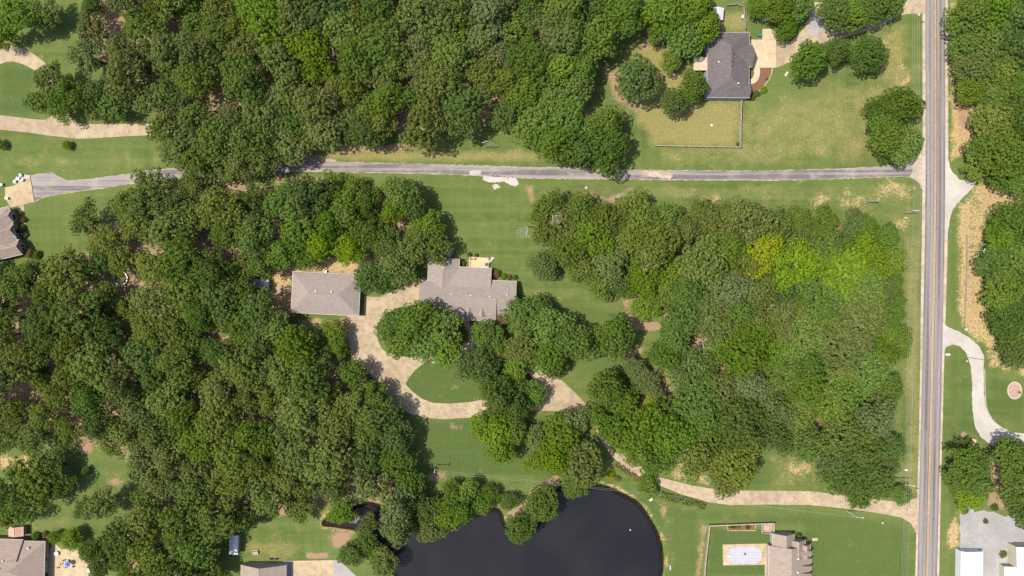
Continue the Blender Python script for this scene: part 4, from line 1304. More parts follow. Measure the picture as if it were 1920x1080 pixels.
class House:
    """blocks with real roofs and walls, laid out in photograph pixels round a pivot and turned as one"""

    def __init__(self, name, label, pivot, rot_deg, cat="house", wall="brick_wall", roof="taupe_shingle", ref_z=3.0):
        self.o = W(pivot[0], pivot[1], ref_z)
        self.o.z = 0
        self.k = S * (H - ref_z) / H
        self.pivot = pivot
        self.root = empty(name, self.o, label, cat, None, math.radians(rot_deg))
        self.wall, self.roof = wall, roof

    def L(self, px, py, z=0.0):
        return Vector(((px - self.pivot[0]) * self.k, (self.pivot[1] - py) * self.k, z))

    def gable(self, x0, y0, x1, y1, axis, eave, ridge, ridge_at=None, eave2=None, hip=(0, 0), over=0.45, roof_t=0.16, windows=(), name="roof", wall_name="wall", wall=None, trim=True):
        """roof outline x0,y0..x1,y1 (pixels); axis = direction of the ridge; hip = pixels of hip at the two ends"""
        eave2 = eave if eave2 is None else eave2
        A, B = self.L(x0, y1), self.L(x1, y0)      # lower-left, upper-right in metres
        if axis == 'x':
            ra = self.L(0, (y0 + y1) / 2 if ridge_at is None else ridge_at).y
            lo, hi, s0, s1 = A.x, B.x, A.y, B.y
            P = lambda u, v, z: Vector((u, v, z))
        else:
            ra = self.L((x0 + x1) / 2 if ridge_at is None else ridge_at, 0).x
            lo, hi, s0, s1 = A.y, B.y, A.x, B.x
            P = lambda u, v, z: Vector((v, u, z))
        h0, h1 = hip[0] * self.k, hip[1] * self.k
        bm = bmesh.new()
        c = [bm.verts.new(P(lo, s0, eave)), bm.verts.new(P(hi, s0, eave)), bm.verts.new(P(hi, s1, eave2)), bm.verts.new(P(lo, s1, eave2))]
        r0 = bm.verts.new(P(lo + h0, ra, ridge))
        r1 = bm.verts.new(P(hi - h1, ra, ridge))
        bm.faces.new((c[0], c[1], r1, r0))
        bm.faces.new((c[2], c[3], r0, r1))
        if h0:
            bm.faces.new((c[3], c[0], r0))
        if h1:
            bm.faces.new((c[1], c[2], r1))
        for f in bm.faces:
            f.normal_update()
            if f.normal.z < 0:
                f.normal_flip()
        ext = bmesh.ops.extrude_face_region(bm, geom=list(bm.faces))
        for v in [g for g in ext['geom'] if isinstance(g, bmesh.types.BMVert)]:
            v.co.z += roof_t
        rf = obj_from_bm(name, bm, self.roof, self.root)
        # ridge cap
        bm = bmesh.new()
        bm_tube(bm, [P(lo + h0, ra, ridge + roof_t), P(hi - h1, ra, ridge + roof_t)], 0.09, 5)
        obj_from_bm("ridge_cap", bm, self.roof, rf)
        # gutters and rake boards
        if trim:
            bm = bmesh.new()
            t = 0.09
            bm_box(bm, P((lo + hi) / 2, s0 - t / 2 - 0.003, eave + 0.05), (hi - lo + 0.1, t, 0.18) if axis == 'x' else (t, hi - lo + 0.1, 0.18))
            bm_box(bm, P((lo + hi) / 2, s1 + t / 2 + 0.003, eave2 + 0.05), (hi - lo + 0.1, t, 0.18) if axis == 'x' else (t, hi - lo + 0.1, 0.18))
            if h0:
                bm_box(bm, P(lo - t / 2 - 0.003, (s0 + s1) / 2, eave + 0.05), (t, s1 - s0, 0.18) if axis == 'x' else (s1 - s0, t, 0.18))
            if h1:
                bm_box(bm, P(hi + t / 2 + 0.003, (s0 + s1) / 2, eave + 0.05), (t, s1 - s0, 0.18) if axis == 'x' else (s1 - s0, t, 0.18))
            obj_from_bm("gutter", bm, "white_trim", rf)
        # walls under it, gables closed up to the slope
        w0, w1, q0, q1 = lo + over, hi - over, s0 + over, s1 - over
        sl0 = (ridge - eave) / (ra - s0)
        sl1 = (ridge - eave2) / (s1 - ra)
        z0, z1 = eave + sl0 * over - 0.02, eave2 + sl1 * over - 0.02
        bm = bmesh.new()
        for u, hp in ((w0, h0), (w1, h1)):
            pts = [P(u, q0, -0.2), P(u, q1, -0.2), P(u, q1, z1 if not hp else eave2 - 0.02), P(u, q0, z0 if not hp else eave - 0.02)]
            if not hp:
                pts.insert(3, P(u, ra, ridge - 0.03))
            bm.faces.new([bm.verts.new(p) for p in pts])
        for v, z in ((q0, z0 if not (h0 or h1) else eave - 0.02), (q1, z1 if not (h0 or h1) else eave2 - 0.02)):
            bm.faces.new([bm.verts.new(p) for p in (P(w0, v, -0.2), P(w1, v, -0.2), P(w1, v, z), P(w0, v, z))])
        wl_ = obj_from_bm(wall_name, bm, wall or self.wall, self.root)
        # windows: (side, position along 0..1, width, sill, height)
        for side, t, ww, sill, wh in windows:
            if side in ('s0', 's1'):
                v = q0 if side == 's0' else q1
                sg = -1 if side == 's0' else 1
                c0 = P(w0 + (w1 - w0) * t, v + sg * 0.02, sill + wh / 2)
                sz = (ww, 0.06, wh) if axis == 'x' else (0.06, ww, wh)
                fr = (ww + 0.2, 0.04, wh + 0.2) if axis == 'x' else (0.04, ww + 0.2, wh + 0.2)
            else:
                u = w0 if side == 'e0' else w1
                sg = -1 if side == 'e0' else 1
                c0 = P(u + sg * 0.02, q0 + (q1 - q0) * t, sill + wh / 2)
                sz = (0.06, ww, wh) if axis == 'x' else (ww, 0.06, wh)
                fr = (0.04, ww + 0.2, wh + 0.2) if axis == 'x' else (ww + 0.2, 0.04, wh + 0.2)
            f_ = box_obj("window_frame", c0, fr, "white_trim", wl_)
            box_obj("window", c0 + Vector((0, 0, 0)), tuple(max(a, 0.06) for a in sz), "glass_dark", wl_)
        return rf

    def vent(self, px, py, z, r=0.16, mat="white_trim", hgt=0.45):
        p = self.L(px, py, z)
        bm = bmesh.new()
        bm_disc(bm, p - Vector((0, 0, 0.5)), r, 0.5 + hgt, 8)
        bm_disc(bm, p + Vector((0, 0, hgt + 0.002)), r * 1.6, 0.1, 8)
        return obj_from_bm("roof_vent", bm, mat, self.root)


# main house
hm = House("house", "long main house with grey-taupe shingle roof, three dormers and a back deck", (878, 550), -2.6, roof="taupe_shingle")
hm.gable(788, 529, 932, 600, 'x', 3.0, 6.1, 556, eave2=3.45, windows=[('s0', .15, 1.5, .9, 1.4), ('s0', .4, 1.5, .9, 1.4), ('s0', .75, 1.5, .9, 1.4)])
hm.gable(838, 501, 920, 545, 'x', 4.25, 4.50, 538, eave2=3.0, windows=[('s1', .2, 1.6, .3, 2), ('s1', .5, 2, .3, 2), ('s1', .8, 1.2, .9, 1.2)])
hm.gable(801, 486, 859, 548, 'y', 3.1, 4.95, 830, windows=[('e1', .5, 1.8, .9, 1.3)])
hm.gable(914, 523.5, 968, 588, 'x', 3.0, 6.04, 556, windows=[('e1', .3, 1.2, .9, 1.3), ('e1', .7, 1.2, .9, 1.3), ('s1', .5, 1.2, .9, 1.3)])
for dx in (858.5, 882, 905.5):
    hm.gable(dx - 5.6, 574, dx + 5.6, 593, 'y', 4.05, 4.85, name="dormer_roof", wall_name="dormer_wall", over=0.16, roof_t=0.1, windows=[('e0', .5, .8, 3.7, .6)], trim=False)
for vx, vy, vz in ((848.5, 553, 5.95), (884, 553.5, 5.95), (919, 554, 5.95), (951, 549, 5.6), (831, 505, 5.05)):
    hm.vent(vx, vy, vz)

# detached garage
hg = House("garage", "detached garage with plain grey-taupe hip roof beside the concrete drive", (611, 550), -2.9, "garage", wall="brick_wall")
hg.gable(548, 512, 675, 589, 'x', 3.3, 6.3, hip=(36, 37), over=0.5)
hg.vent(597, 546, 6.1)
hg.vent(626, 546, 6.1)
wdoor = hg.L(675, 575)
for gy in (532, 551, 570):
    p = hg.L(672.5, gy)
    box_obj("garage_door", (p.x + 0.02, p.y, 1.25), (0.08, 2.9, 2.5), "white_trim", hg.root)

# north-east house
hn = House("house", "house with charcoal shingle roof and blue-grey south wall beside the parking pad", (1365, 125), -0.3, wall="blue_siding", roof="charcoal_shingle", ref_z=3.2)
hn.gable(1325, 62.5, 1403, 184, 'y', 3.9, 7.2, 1364, hip=(34, 30), over=0.12, windows=[('e0', .45, 1.0, 1.6, .9), ('e0', .62, 0.7, 1.6, .6), ('s1', .12, 1.4, .9, 1.3)])
hn.gable(1364, 84, 1409, 126, 'x', 3.7, 6.5, 104, over=0.3, windows=[('e1', .5, 4.6, .1, 2.2)])
hn.gable(1366, 158, 1404.5, 184.3, 'x', 3.92, 5.6, 171, over=0.3, windows=[('e1', .5, 1.6, .8, 1.4)])
for vx, vy, vz, m in ((1343, 121, 5.6, "white_trim"), (1368.5, 108, 7.0, "dark_metal"), (1366.5, 122, 7.1, "dark_metal"), (1366, 130, 7.1, "dark_metal"), (1379, 161, 5.9, "white_trim")):
    hn.vent(vx, vy, vz, 0.2, m)
p = hn.L(1313.5, 119)
box_obj("patio_roof", (p.x, p.y, 2.75), (4.7, 4.7, 0.16), "tan_roof", hn.root)
for sx in (-2.2, 2.2):
    for sy in (-2.2, 2.2):
        box_obj("post", (p.x + sx, p.y + sy, 1.32), (0.14, 0.14, 2.7), "white_trim", hn.root)

# west house
hw = House("house", "brick house with brown shingle roof and gabled windows facing the lawn", (42, 476), 13.0, roof="brown_shingle")
hw.gable(-75, 384, 38, 476, 'x', 3.2, 7.2, hip=(40, 42), windows=[('s1', .3, 1.2, .9, 1.3)])
hw.gable(0, 449, 43, 477, 'x', 3.2, 5.4, windows=[('e1', .35, 1.0, .9, 1.5), ('e1', .65, 1.0, .9, 1.5)])
hw.gable(0, 392, 40, 414, 'x', 3.2, 5.1, windows=[('e1', .35, 1.0, .9, 1.5), ('e1', .65, 1.0, .9, 1.5)])
hw.gable(10, 420, 39, 441, 'x', 3.6, 5.6, windows=[('e1', .5, 1.5, .3, 2.2)])

# south-west house
hs = House("house", "brown-roofed house whose patio is crowded with furniture", (40, 1045), -1.5, roof="brown_shingle")
hs.gable(-70, 1014, 84, 1110, 'x', 3.0, 7.4, 1062, hip=(30, 50), windows=[('e1', .3, 1.8, .3, 2), ('e1', .62, 1.2, .9, 1.2)])
hs.gable(-30, 1011, 44, 1065, 'x', 3.3, 6.4, 1045)
hs.vent(17, 1058, 6.9)
hs.vent(58, 1024, 4.3, 0.2)
hs.vent(20, 1044, 6.4, 0.15)

# south house
hso = House("house", "house with a blank shaded north gable beside the wide concrete drive", (493, 1090), -0.5, roof="brown_shingle", wall="grey_siding")
hso.gable(452, 1059, 536, 1135, 'y', 3.0, 6.3, 492, over=0.25)

# south-east house
hp = House("house", "pink-taupe shingle house with stepped gables, facing dormers and a covered pool", (1480, 1060), -0.6, roof="brown_shingle", wall="grey_siding")
hp.gable(1441, 1023, 1518, 1140, 'y', 3.0, 6.2, 1477, over=0.4)
hp.gable(1448, 1000.5, 1488, 1040, 'y', 3.0, 5.3, 1469, over=0.25)
hp.gable(1478, 1011.5, 1509, 1045, 'y', 3.0, 5.5, 1492, over=0.25, wall="grey_siding")
hp.gable(1493, 1019.5, 1519, 1045, 'y', 3.0, 5.0, 1508, over=0.25)
for dy in (1034, 1048, 1062, 1076):
    hp.gable(1492, dy - 4.5, 1517, dy + 4.5, 'x', 4.7, 5.5, name="dormer_roof", wall_name="dormer_wall", over=0.12, roof_t=0.1, windows=[('e1', .5, .8, 4.1, .7)], trim=False)
hp.vent(1490, 1042, 5.3, 0.22)
hp.vent(1490, 1067, 5.3, 0.22)
hp.vent(1473, 1063, 6.0, 0.14)

# metal buildings on the gravel lot
hb = House("storage_building", "white metal storage building with a shallow gable on the gravel lot", (1821, 1080), -0.8, "shed", wall="white_metal", roof="white_metal")
hb.gable(1801, 1034, 1842, 1150, 'y', 3.0, 3.7, 1808.5, over=0.06, roof_t=0.05)
hc = House("metal_building", "cream-walled metal building with white roof at the edge of the gravel lot", (1930, 1060), 1.0, "shed", wall="cream_siding", roof="white_metal", ref_z=5.0)
hc.gable(1908, 1026, 1990, 1066, 'y', 4.6, 6.2, 1949, over=0.06, roof_t=0.06)
hd = House("metal_building", "lower pale metal shed in front of the cream building", (1930, 1080), 1.0, "shed", wall="cream_siding", roof="white_metal", ref_z=3.0)
hd.gable(1884, 1062, 1960, 1130, 'y', 2.8, 3.6, 1922, over=0.06, roof_t=0.05)

# small sheds
ha = House("shed", "small pale-roofed shed under the trees west of the garage", (488, 534), -2, "shed", wall="grey_siding", roof="grey_metal", ref_z=2.4)
ha.gable(466, 524, 503, 540, 'x', 2.2, 2.7, over=0.1, roof_t=0.06)
hr = House("shed", "little shed with reddish shingle roof behind the brown-roofed house", (30, 997), 1, "shed", wall="brick_wall", roof="red_shingle", ref_z=2.5)
hr.gable(16, 988, 43, 1006, 'y', 2.3, 3.1, over=0.15, roof_t=0.08)
hx = House("shed", "small white shed beside the fence above the dark-roofed house", (1349, 25), -4, "shed", wall="cream_siding", roof="white_metal", ref_z=2.4)
hx.gable(1338, 14, 1356, 37, 'y', 2.2, 2.9, over=0.1, roof_t=0.06)
hy = House("shed", "white peaked shed among the trees behind the parking pad", (1440, 28), 8, "shed", wall="white_metal", roof="white_metal", ref_z=2.4)
hy.gable(1433, 21, 1447, 36, 'y', 2.2, 3.2, over=0.1, roof_t=0.06)
hz = House("shed", "pale narrow shed against the trees beside the picnic table lawn", (442, 1022), -2, "shed", wall="brick_wall", roof="white_metal", ref_z=2.8)
hz.gable(430, 1004, 446, 1040, 'y', 2.6, 3.0, over=0.1, roof_t=0.06)

# ------------------------------------------------------------------ deck, pool, yard things
dk = empty("deck", W(898, 493), "wooden back deck with railing against the main house", "deck", None, math.radians(-2.6))
box_obj("platform", (0, 0, 0.35), (7.0, 3.9, 0.2), "new_wood", dk)
for k in range(6):
    box_obj("post", (-3.4 + k * 1.36, 1.85, 0.8), (0.1, 0.1, 1.1), "weathered_wood", dk)
for sx in (-3.45, 3.45):
    for k in range(3):
        box_obj("post", (sx, -1.5 + k * 1.4, 0.8), (0.1, 0.1, 1.1), "weathered_wood", dk)
    box_obj("handrail", (sx, 0, 1.4), (0.16, 3.8, 0.07), "weathered_wood", dk)
box_obj("handrail", (0, 1.9, 1.405), (7.0, 0.16, 0.07), "weathered_wood", dk)
for k in range(3):
    box_obj("step", (3.9 + 0.3 * k, 1.2, 0.3 - 0.1 * k), (0.32, 2.6, 0.08), "pale_paint", dk, math.radians(-35))


def chair(px, py, mat, label, rz=0.0, z=0.0, cat="chair"):
    t = empty("patio_chair", W(px, py, z), label, cat, None, rz)
    box_obj("seat", (0, 0, 0.42), (0.55, 0.55, 0.06), mat, t)
    box_obj("backrest", (0, 0.27, 0.72), (0.55, 0.06, 0.6), mat, t)
    for sx in (-.24, .24):
        for sy in (-.24, .24):
            box_obj("leg", (sx, sy, 0.2), (0.05, 0.05, 0.4), "dark_metal", t)
    return t


def table(px, py, r, mat, label, z=0.0, umbrella=None):
    t = empty("patio_table", W(px, py, z), label, "table")
    bm = bmesh.new()
    bm_disc(bm, (0, 0, 0.7), r, 0.05, 18)
    obj_from_bm("table_top", bm, mat, t)
    tube_obj("leg", [(0, 0, 0), (0, 0, 0.7)], 0.06, "dark_metal", t)
    bm = bmesh.new()
    bm_disc(bm, (0, 0, 0), r * 0.5, 0.04, 14)
    obj_from_bm("base", bm, "dark_metal", t)
    return t


def parasol(px, py, r, mat, label, hgt=2.3):
    t = empty("parasol", W(px, py), label, "parasol")
    tube_obj("pole", [(0, 0, 0), (0, 0, hgt)], 0.03, "pale_paint", t)
    bm = bmesh.new()
    top = bm.verts.new((0, 0, hgt + 0.05))
    ring = [bm.verts.new((r * math.cos(k * math.pi / 4), r * math.sin(k * math.pi / 4), hgt - 0.45)) for k in range(8)]
    for k in range(8):
        bm.faces.new((top, ring[k], ring[(k + 1) % 8]))
    obj_from_bm("canopy", bm, mat, t)
    return t


chair(884, 486, "dark_metal", "dark chair on the deck beside the west rail", 0, 0.45)
chair(891, 486, "dark_metal", "dark chair on the deck near the shrubs", 0.3, 0.45)
table(912, 496, 0.6, "dark_metal", "small dark table at the east rail of the deck", 0.45)
table(842, 478, 0.9, "pale_paint", "pale round table north of the house under the trees")
chair(835, 477, "pale_paint", "pale chair west of the round table behind the house", 1.5)
chair(848, 475, "pale_paint", "pale chair east of the round table behind the house", -1.2)
table(837, 455, 0.8, "pale_paint", "white table at the tree shade on the back lawn")
# cluttered patio
parasol(133, 1054, 1.0, "blue_plastic", "blue parasol on the cluttered patio")
chair(122, 1050, "red_paint", "reddish chair beside the blue parasol", 1.2)
chair(126, 1062, "pale_paint", "white chair south of the blue parasol", 2.4)
chair(138, 1062, "red_paint", "reddish chair between the blue parasol and the trees", -0.8)
chair(117, 1056, "pale_paint", "white chair next to the house side of the patio", 1.9)
table(128, 1052, 0.7, "weathered_wood", "wooden round table under the blue parasol")
table(108, 1037, 0.8, "pale_paint", "pale table beside the wall of the brown-roofed house")
chair(110, 1064, "green_plastic", "dark green chair against the brown-roofed house", 0.4)
table(170, 1067, 0.9, "white_metal", "white round table below the patio trees")
# north-west pad clutter
for i, (x, y, m, lb) in enumerate(((36, 335, "grey_metal", "grey bin at the corner of the tan parking pad"), (44, 338, "grey_metal", "grey crate beside the asphalt spur"), (30, 341, "pale_paint", "pale box on the gravelly edge of the tan pad"), (41, 329, "pale_paint", "pale crate north of the tan pad"), (15, 372, "pale_paint", "pale box at the house side of the tan pad"), (5, 347, "blue_plastic", "blue box at the end of the tan pad"), (106, 350, None, None))):
    if m:
        t = empty("storage_box", W(x, y), lb, "box", None, i * 0.7)
        box_obj("body", (0, 0, 0.4), (1.0, 0.8, 0.8), m, t, 0, 0.05)
        box_obj("lid", (0, 0, 0.845), (1.08, 0.88, 0.09), "pale_paint" if i % 2 else "grey_metal", t)
# gravelly corner
sheet("gravel_corner", [(27, 346), (29, 336), (40, 328), (54, 328), (57, 331), (33, 347)], 0.042, "white_gravel", rough=1.0, step=3)


def trampoline(px, py, r, label):
    t = empty("trampoline", W(px, py, 0.9) * Vector((1, 1, 0)) if False else Vector((W(px, py, 0.9).x, W(px, py, 0.9).y, 0)), label, "trampoline")
    bm = bmesh.new()
    bm_disc(bm, (0, 0, 0.86), r * 0.86, 0.02, 28)
    obj_from_bm("mat", bm, "black_mesh", t)
    n = 28
    bm = bmesh.new()
    pts = [(r * 0.93 * math.cos(2 * math.pi * k / n), r * 0.93 * math.sin(2 * math.pi * k / n)) for k in range(n)]
    inn = [bm.verts.new((p[0] * 0.95, p[1] * 0.95, 0.90)) for p in pts]
    outr = [bm.verts.new((p[0] * 1.06, p[1] * 1.06, 0.90)) for p in pts]
    for k in range(n):
        bm.faces.new((inn[k], outr[k], outr[(k + 1) % n], inn[(k + 1) % n]))
    obj_from_bm("pad", bm, "grey_metal", t)
    for k in range(6):
        a = k * math.pi / 3
        tube_obj("leg", [(r * 0.95 * math.cos(a), r * 0.95 * math.sin(a), 0), (r * 0.95 * math.cos(a), r * 0.95 * math.sin(a), 0.9)], 0.04, "grey_metal", t)
    return t


trampoline(226, 522, 2.5, "round trampoline with black mat and pale rim in the wood clearing")

# pool: cover with straps, board, pump
pl = empty("swimming_pool", W(1397, 1041), "swimming pool under a pale lilac safety cover on a tan patio", "pool")


def pool_outline(a, b, n=40):
    out = []
    for k in range(n):
        t = 2 * math.pi * k / n
        c_, s_ = math.cos(t), math.sin(t)
        out.append((a * math.copysign(abs(c_) ** 0.55, c_), b * math.copysign(abs(s_) ** 0.55, s_)))
    return out


bm = bmesh.new()
ov = pool_outline(5.9, 2.95)
hi = [bm.verts.new((x, y, 0.11)) for x, y in ov]
lo = [bm.verts.new((x, y, 0.055)) for x, y in ov]
bm.faces.new(hi)
for k in range(len(ov)):
    bm.faces.new((lo[k], lo[(k + 1) % len(ov)], hi[(k + 1) % len(ov)], hi[k]))
cov = obj_from_bm("cover", bm, "pool_cover", pl)
for k in range(9):
    x = -4.8 + k * 1.2
    half = 2.95 * (max(0.0, 1 - abs(x / 5.9) ** (2 / .55))) ** (.55 / 2) + 0.35
    box_obj("strap", (x, 0, 0.118), (0.07, half * 2, 0.012), "cover_strap", cov)
for k in range(5):
    y = -2.2 + k * 1.1
    half = 5.9 * (max(0.0, 1 - abs(y / 2.95) ** (2 / .55))) ** (.55 / 2) + 0.35
    box_obj("strap", (0, y, 0.126), (half * 2, 0.07, 0.012), "cover_strap", cov)
bd = empty("diving_board", W(1367.5, 1041.5), "white diving board at the west end of the covered pool", "diving board")
box_obj("board", (0, 0, 0.5), (2.0, 0.55, 0.07), "white_metal", bd)
box_obj("stand", (-0.6, 0, 0.27), (0.5, 0.4, 0.42), "grey_metal", bd)
pm = empty("cover_pump", W(1396.5, 1038.5, 0.13), "small black pump on the middle of the pool cover", "pump")
box_obj("body", (0, 0, 0.15), (0.75, 0.5, 0.3), "dark_metal", pm, 0.4, 0.05)
box_obj("handle", (0.05, 0, 0.36), (0.35, 0.1, 0.1), "dark_metal", pm, 0.4)

# garden bed by the fence
gb = empty("raised_bed", W(1390, 988), "rectangular garden bed edged with pale timber inside the fence", "garden bed")
box_obj("soil", (0, 0, 0.08), (9.6, 2.3, 0.16), "mulch", gb)
for nm, c_, s_ in (("timber", (0, -1.22, 0.12), (10.0, 0.22, 0.3)), ("timber", (0, 1.22, 0.12), (10.0, 0.22, 0.3)), ("timber", (-4.9, 0, 0.121), (0.22, 2.2, 0.3)), ("timber", (4.9, 0, 0.121), (0.22, 2.2, 0.3))):
    box_obj(nm, c_, s_, "cream_paving", gb)
gz = empty("storage_pen", W(1438, 990), "small fenced pen with a coiled hose beside the pool house", "pen")
box_obj("floor_slab", (0, 0, 0.05), (3.6, 3.0, 0.1), "pink_brick", gz)
for c_, s_ in (((-1.9, 0, 0.6), (0.15, 3.2, 1.2)), ((0, -1.6, 0.6), (3.6, 0.15, 1.2)), ((1.9, 0, 0.6), (0.15, 3.2, 1.2))):
    box_obj("panel", c_, s_, "weathered_wood", gz)
hose = empty("garden_hose", W(1437, 990, 0.1), "pale coiled hose on the pink paving of the pen", "hose")
tube_obj("coil", [(0.8 * (1 - k / 60) * math.cos(k * .5), 0.8 * (1 - k / 60) * math.sin(k * .5), 0.05 + 0.002 * k) for k in range(40)], 0.07, "pale_paint", hose, 5)


def fence(name, line, label, hgt=1.5, mat="weathered_wood", bay=2.4, top_w=0.16, kind="panel"):
    """fence along a line of pixels: posts, and in each bay boards and rails"""
    o0 = W(*line[0])
    t = empty(name, o0, label, "fence")
    post = None
    pan = {}
    for a, b in zip(line, line[1:]):
        A, B = W(*a) - o0, W(*b) - o0
        d = B - A
        n = max(1, round(d.length / bay))
        L = d.length / n
        ang = math.atan2(d.y, d.x)
        key = round(L, 2)
        for i in range(n + 1):
            p = A + d * (i / n)
            if post is None:
                post = box_obj("post", (0, 0, hgt / 2 + 0.03), (0.16, 0.16, hgt + 0.16), mat, t, 0, 0.01)
                post.location = p
                post.rotation_euler.z = ang
            else:
                share("post", post, t, p, ang)
            if i < n:
                m = A + d * ((i + 0.5) / n)
                if key not in pan:
                    bm = bmesh.new()
                    if kind == 'panel':
                        nb = 12
                        for q in range(nb):
                            bm_box(bm, (-L / 2 + 0.08 + (L - 0.16) * (q + 0.5) / nb, 0.03 * (1 if q % 2 else -1), hgt / 2 + 0.02 * (q % 3)), ((L - 0.16) / nb * 0.9, 0.03, hgt))
                        bm_box(bm, (0, 0, hgt * 0.97 + 0.06), (L, top_w, 0.06))
                        bm_box(bm, (0, 0, hgt * 0.25), (L, 0.05, 0.1))
                    else:
                        for zz in (0.45, 0.8, hgt):
                            bm_tube(bm, [(-L / 2, 0, zz), (L / 2, 0, zz)], 0.045 if zz < hgt else 0.07, 6)
                    o = obj_from_bm("panel" if kind == 'panel' else "rail_set", bm, mat, t)
                    pan[key] = o
                    o.location = m
                    o.rotation_euler.z = ang
                else:
                    share("panel" if kind == 'panel' else "rail_set", pan[key], t, m, ang)
    return t


fence("wooden_fence", [(1388, 190), (1386.5, 235), (1386, 278), (1340, 277), (1285, 276), (1228, 275)], "weathered board fence round the dry backyard south of the dark-roofed house", 1.8, top_w=0.2)
fence("wooden_fence", [(1396, 56), (1394, 36), (1393, 14), (1380, 10), (1362, 12)], "short weathered fence above the dark-roofed house", 1.4)
fence("wooden_fence", [(1318, 1092), (1321, 1050), (1325, 1016), (1329, 983), (1370, 981.5), (1410, 980), (1449, 978.5), (1447.5, 999)], "tall weathered board fence round the covered pool lawn", 1.7, top_w=0.3)
fence("pipe_fence", [(1810.5, 440), (1810.5, 480), (1810, 520), (1808.5, 560), (1806, 611)], "pale pipe rail fence along the straw bank across the road", 1.2, "weathered_wood", 3.2, kind="rail")


def utility_pole(base, hgt, label, arm_rz=0.0, arm=2.6, lamp=None, mat="pole_wood", transformer=False, r0=0.17):
    t = empty("utility_pole", W(*base), label, "utility pole")
    tube_obj("shaft", [(0, 0, -0.5), (0, 0, hgt * 0.5), (0, 0, hgt)], [r0, r0 * 0.85, r0 * 0.65], mat, t, 8)
    if arm:
        a = box_obj("crossarm", (0, 0, hgt - 0.4), (arm, 0.16, 0.16), "pale_paint", t, arm_rz)
        for k in (-0.46, -0.17, 0.17, 0.46):
            bm = bmesh.new()
            bm_disc(bm, (math.cos(arm_rz) * arm * k, math.sin(arm_rz) * arm * k, hgt - 0.32), 0.07, 0.22, 8)
            obj_from_bm("insulator", bm, "grey_metal", a)
    if transformer:
        bm = bmesh.new()
        bm_disc(bm, (0.4, 0.1, hgt - 2.0), 0.28, 0.9, 12)
        obj_from_bm("transformer", bm, "grey_metal", t)
    if lamp:
        a = lamp
        e = (math.cos(a) * 2.2, math.sin(a) * 2.2, hgt - 0.2)
        tube_obj("lamp_arm", [(0, 0, hgt - 0.9), (math.cos(a) * 1.2, math.sin(a) * 1.2, hgt - 0.3), e], 0.05, "grey_metal", t)
        box_obj("lamp_head", (e[0], e[1], e[2] - 0.05), (0.7, 0.32, 0.18), "pale_paint", t, a, 0.04)
    return t


# base pixel, height
P_N = (1690, -190)
P3, P1, P_S = (1688, 401), (1675, 896), (1668, 1260)
P4, P6, P7, P8, P2, P5 = (1624, 380), (1152, 373), (911, 276), (820, 871), (1588, 958), (1814, 472)
utility_pole(P_N, 10.3, "roadside utility pole north of the concrete driveway mouth")
utility_pole(P3, 10.3, "utility pole with crossarm on the verge below the lane junction", transformer=True)
utility_pole(P1, 9.2, "utility pole with a street lamp arm at the mouth of the long driveway", lamp=-0.15, arm=2.0)
utility_pole(P_S, 9.5, "roadside utility pole beyond the pool house lawn")
utility_pole(P4, 8.6, "utility pole on the grass verge between lane and east wood", 1.4, 1.2)
utility_pole(P6, 9.0, "utility pole on the soil strip between the lane and the wood corner", 0.9, 1.4)
utility_pole(P7, 9.0, "utility pole at the wood edge above the lane", 0.3, 2.2)
utility_pole(P8, 9.0, "utility pole on the lawn above the wooded pond bank", 1.35, 1.4)
utility_pole(P2, 6.8, "white lamp pole on the lawn below the long driveway", arm=0, lamp=-0.1, mat="white_metal", r0=0.17)
utility_pole(P5, 9.0, "utility pole beside the pipe rail fence across the road", 1.2, 1.4)


def wire(a, za, b, zb, label, off_a=(0, 0), off_b=(0, 0), sag=0.6, r=0.02):
    A = W(*a) + Vector((off_a[0], off_a[1], za))
    B = W(*b) + Vector((off_b[0], off_b[1], zb))
    t = empty("power_line", Vector((A.x, A.y, 0)), label, "power line", "overhead power lines")
    n = 14
    pts = [A.lerp(B, k / n) - Vector((A.x, A.y, 0)) - Vector((0, 0, sag * 4 * (k / n) * (1 - k / n))) for k in range(n + 1)]
    tube_obj("cable", pts, r, "wire_metal", t, 4)


for off in (-1.2, -0.44, 0.44, 1.2):
    wire(P_N, 10.1, P3, 10.1, "thin overhead cable along the road north of the lane junction", (off, 0), (off, 0), 1.0)
    wire(P3, 10.1, P1, 9.0, "thin overhead cable along the road beside the east wood", (off, 0), (off * 0.75, 0), 1.0)
    wire(P1, 9.0, P_S, 9.3, "thin overhead cable along the road beside the pool house lawn", (off * 0.75, 0), (off, 0), 0.9)
for off in (-0.4, 0.4):
    wire(P7, 8.8, P6, 8.8, "thin overhead cable slanting across the asphalt lane", (0.3, off), (0, off), 0.7)
    wire(P6, 8.8, P4, 8.4, "thin overhead cable along the verge south of the lane", (0, off), (0, off * .8), 0.9)
    wire(P8, 8.8, P2, 6.6, "thin overhead cable crossing the head of the pond", (0, off), (0, off * .2), 0.9)
wire(P4, 8.4, P3, 9.6, "thin overhead cable joining the verge pole to the roadside pole", sag=0.3)
wire(P3, 9.9, P5, 8.8, "thin overhead cable crossing the road", sag=0.5)


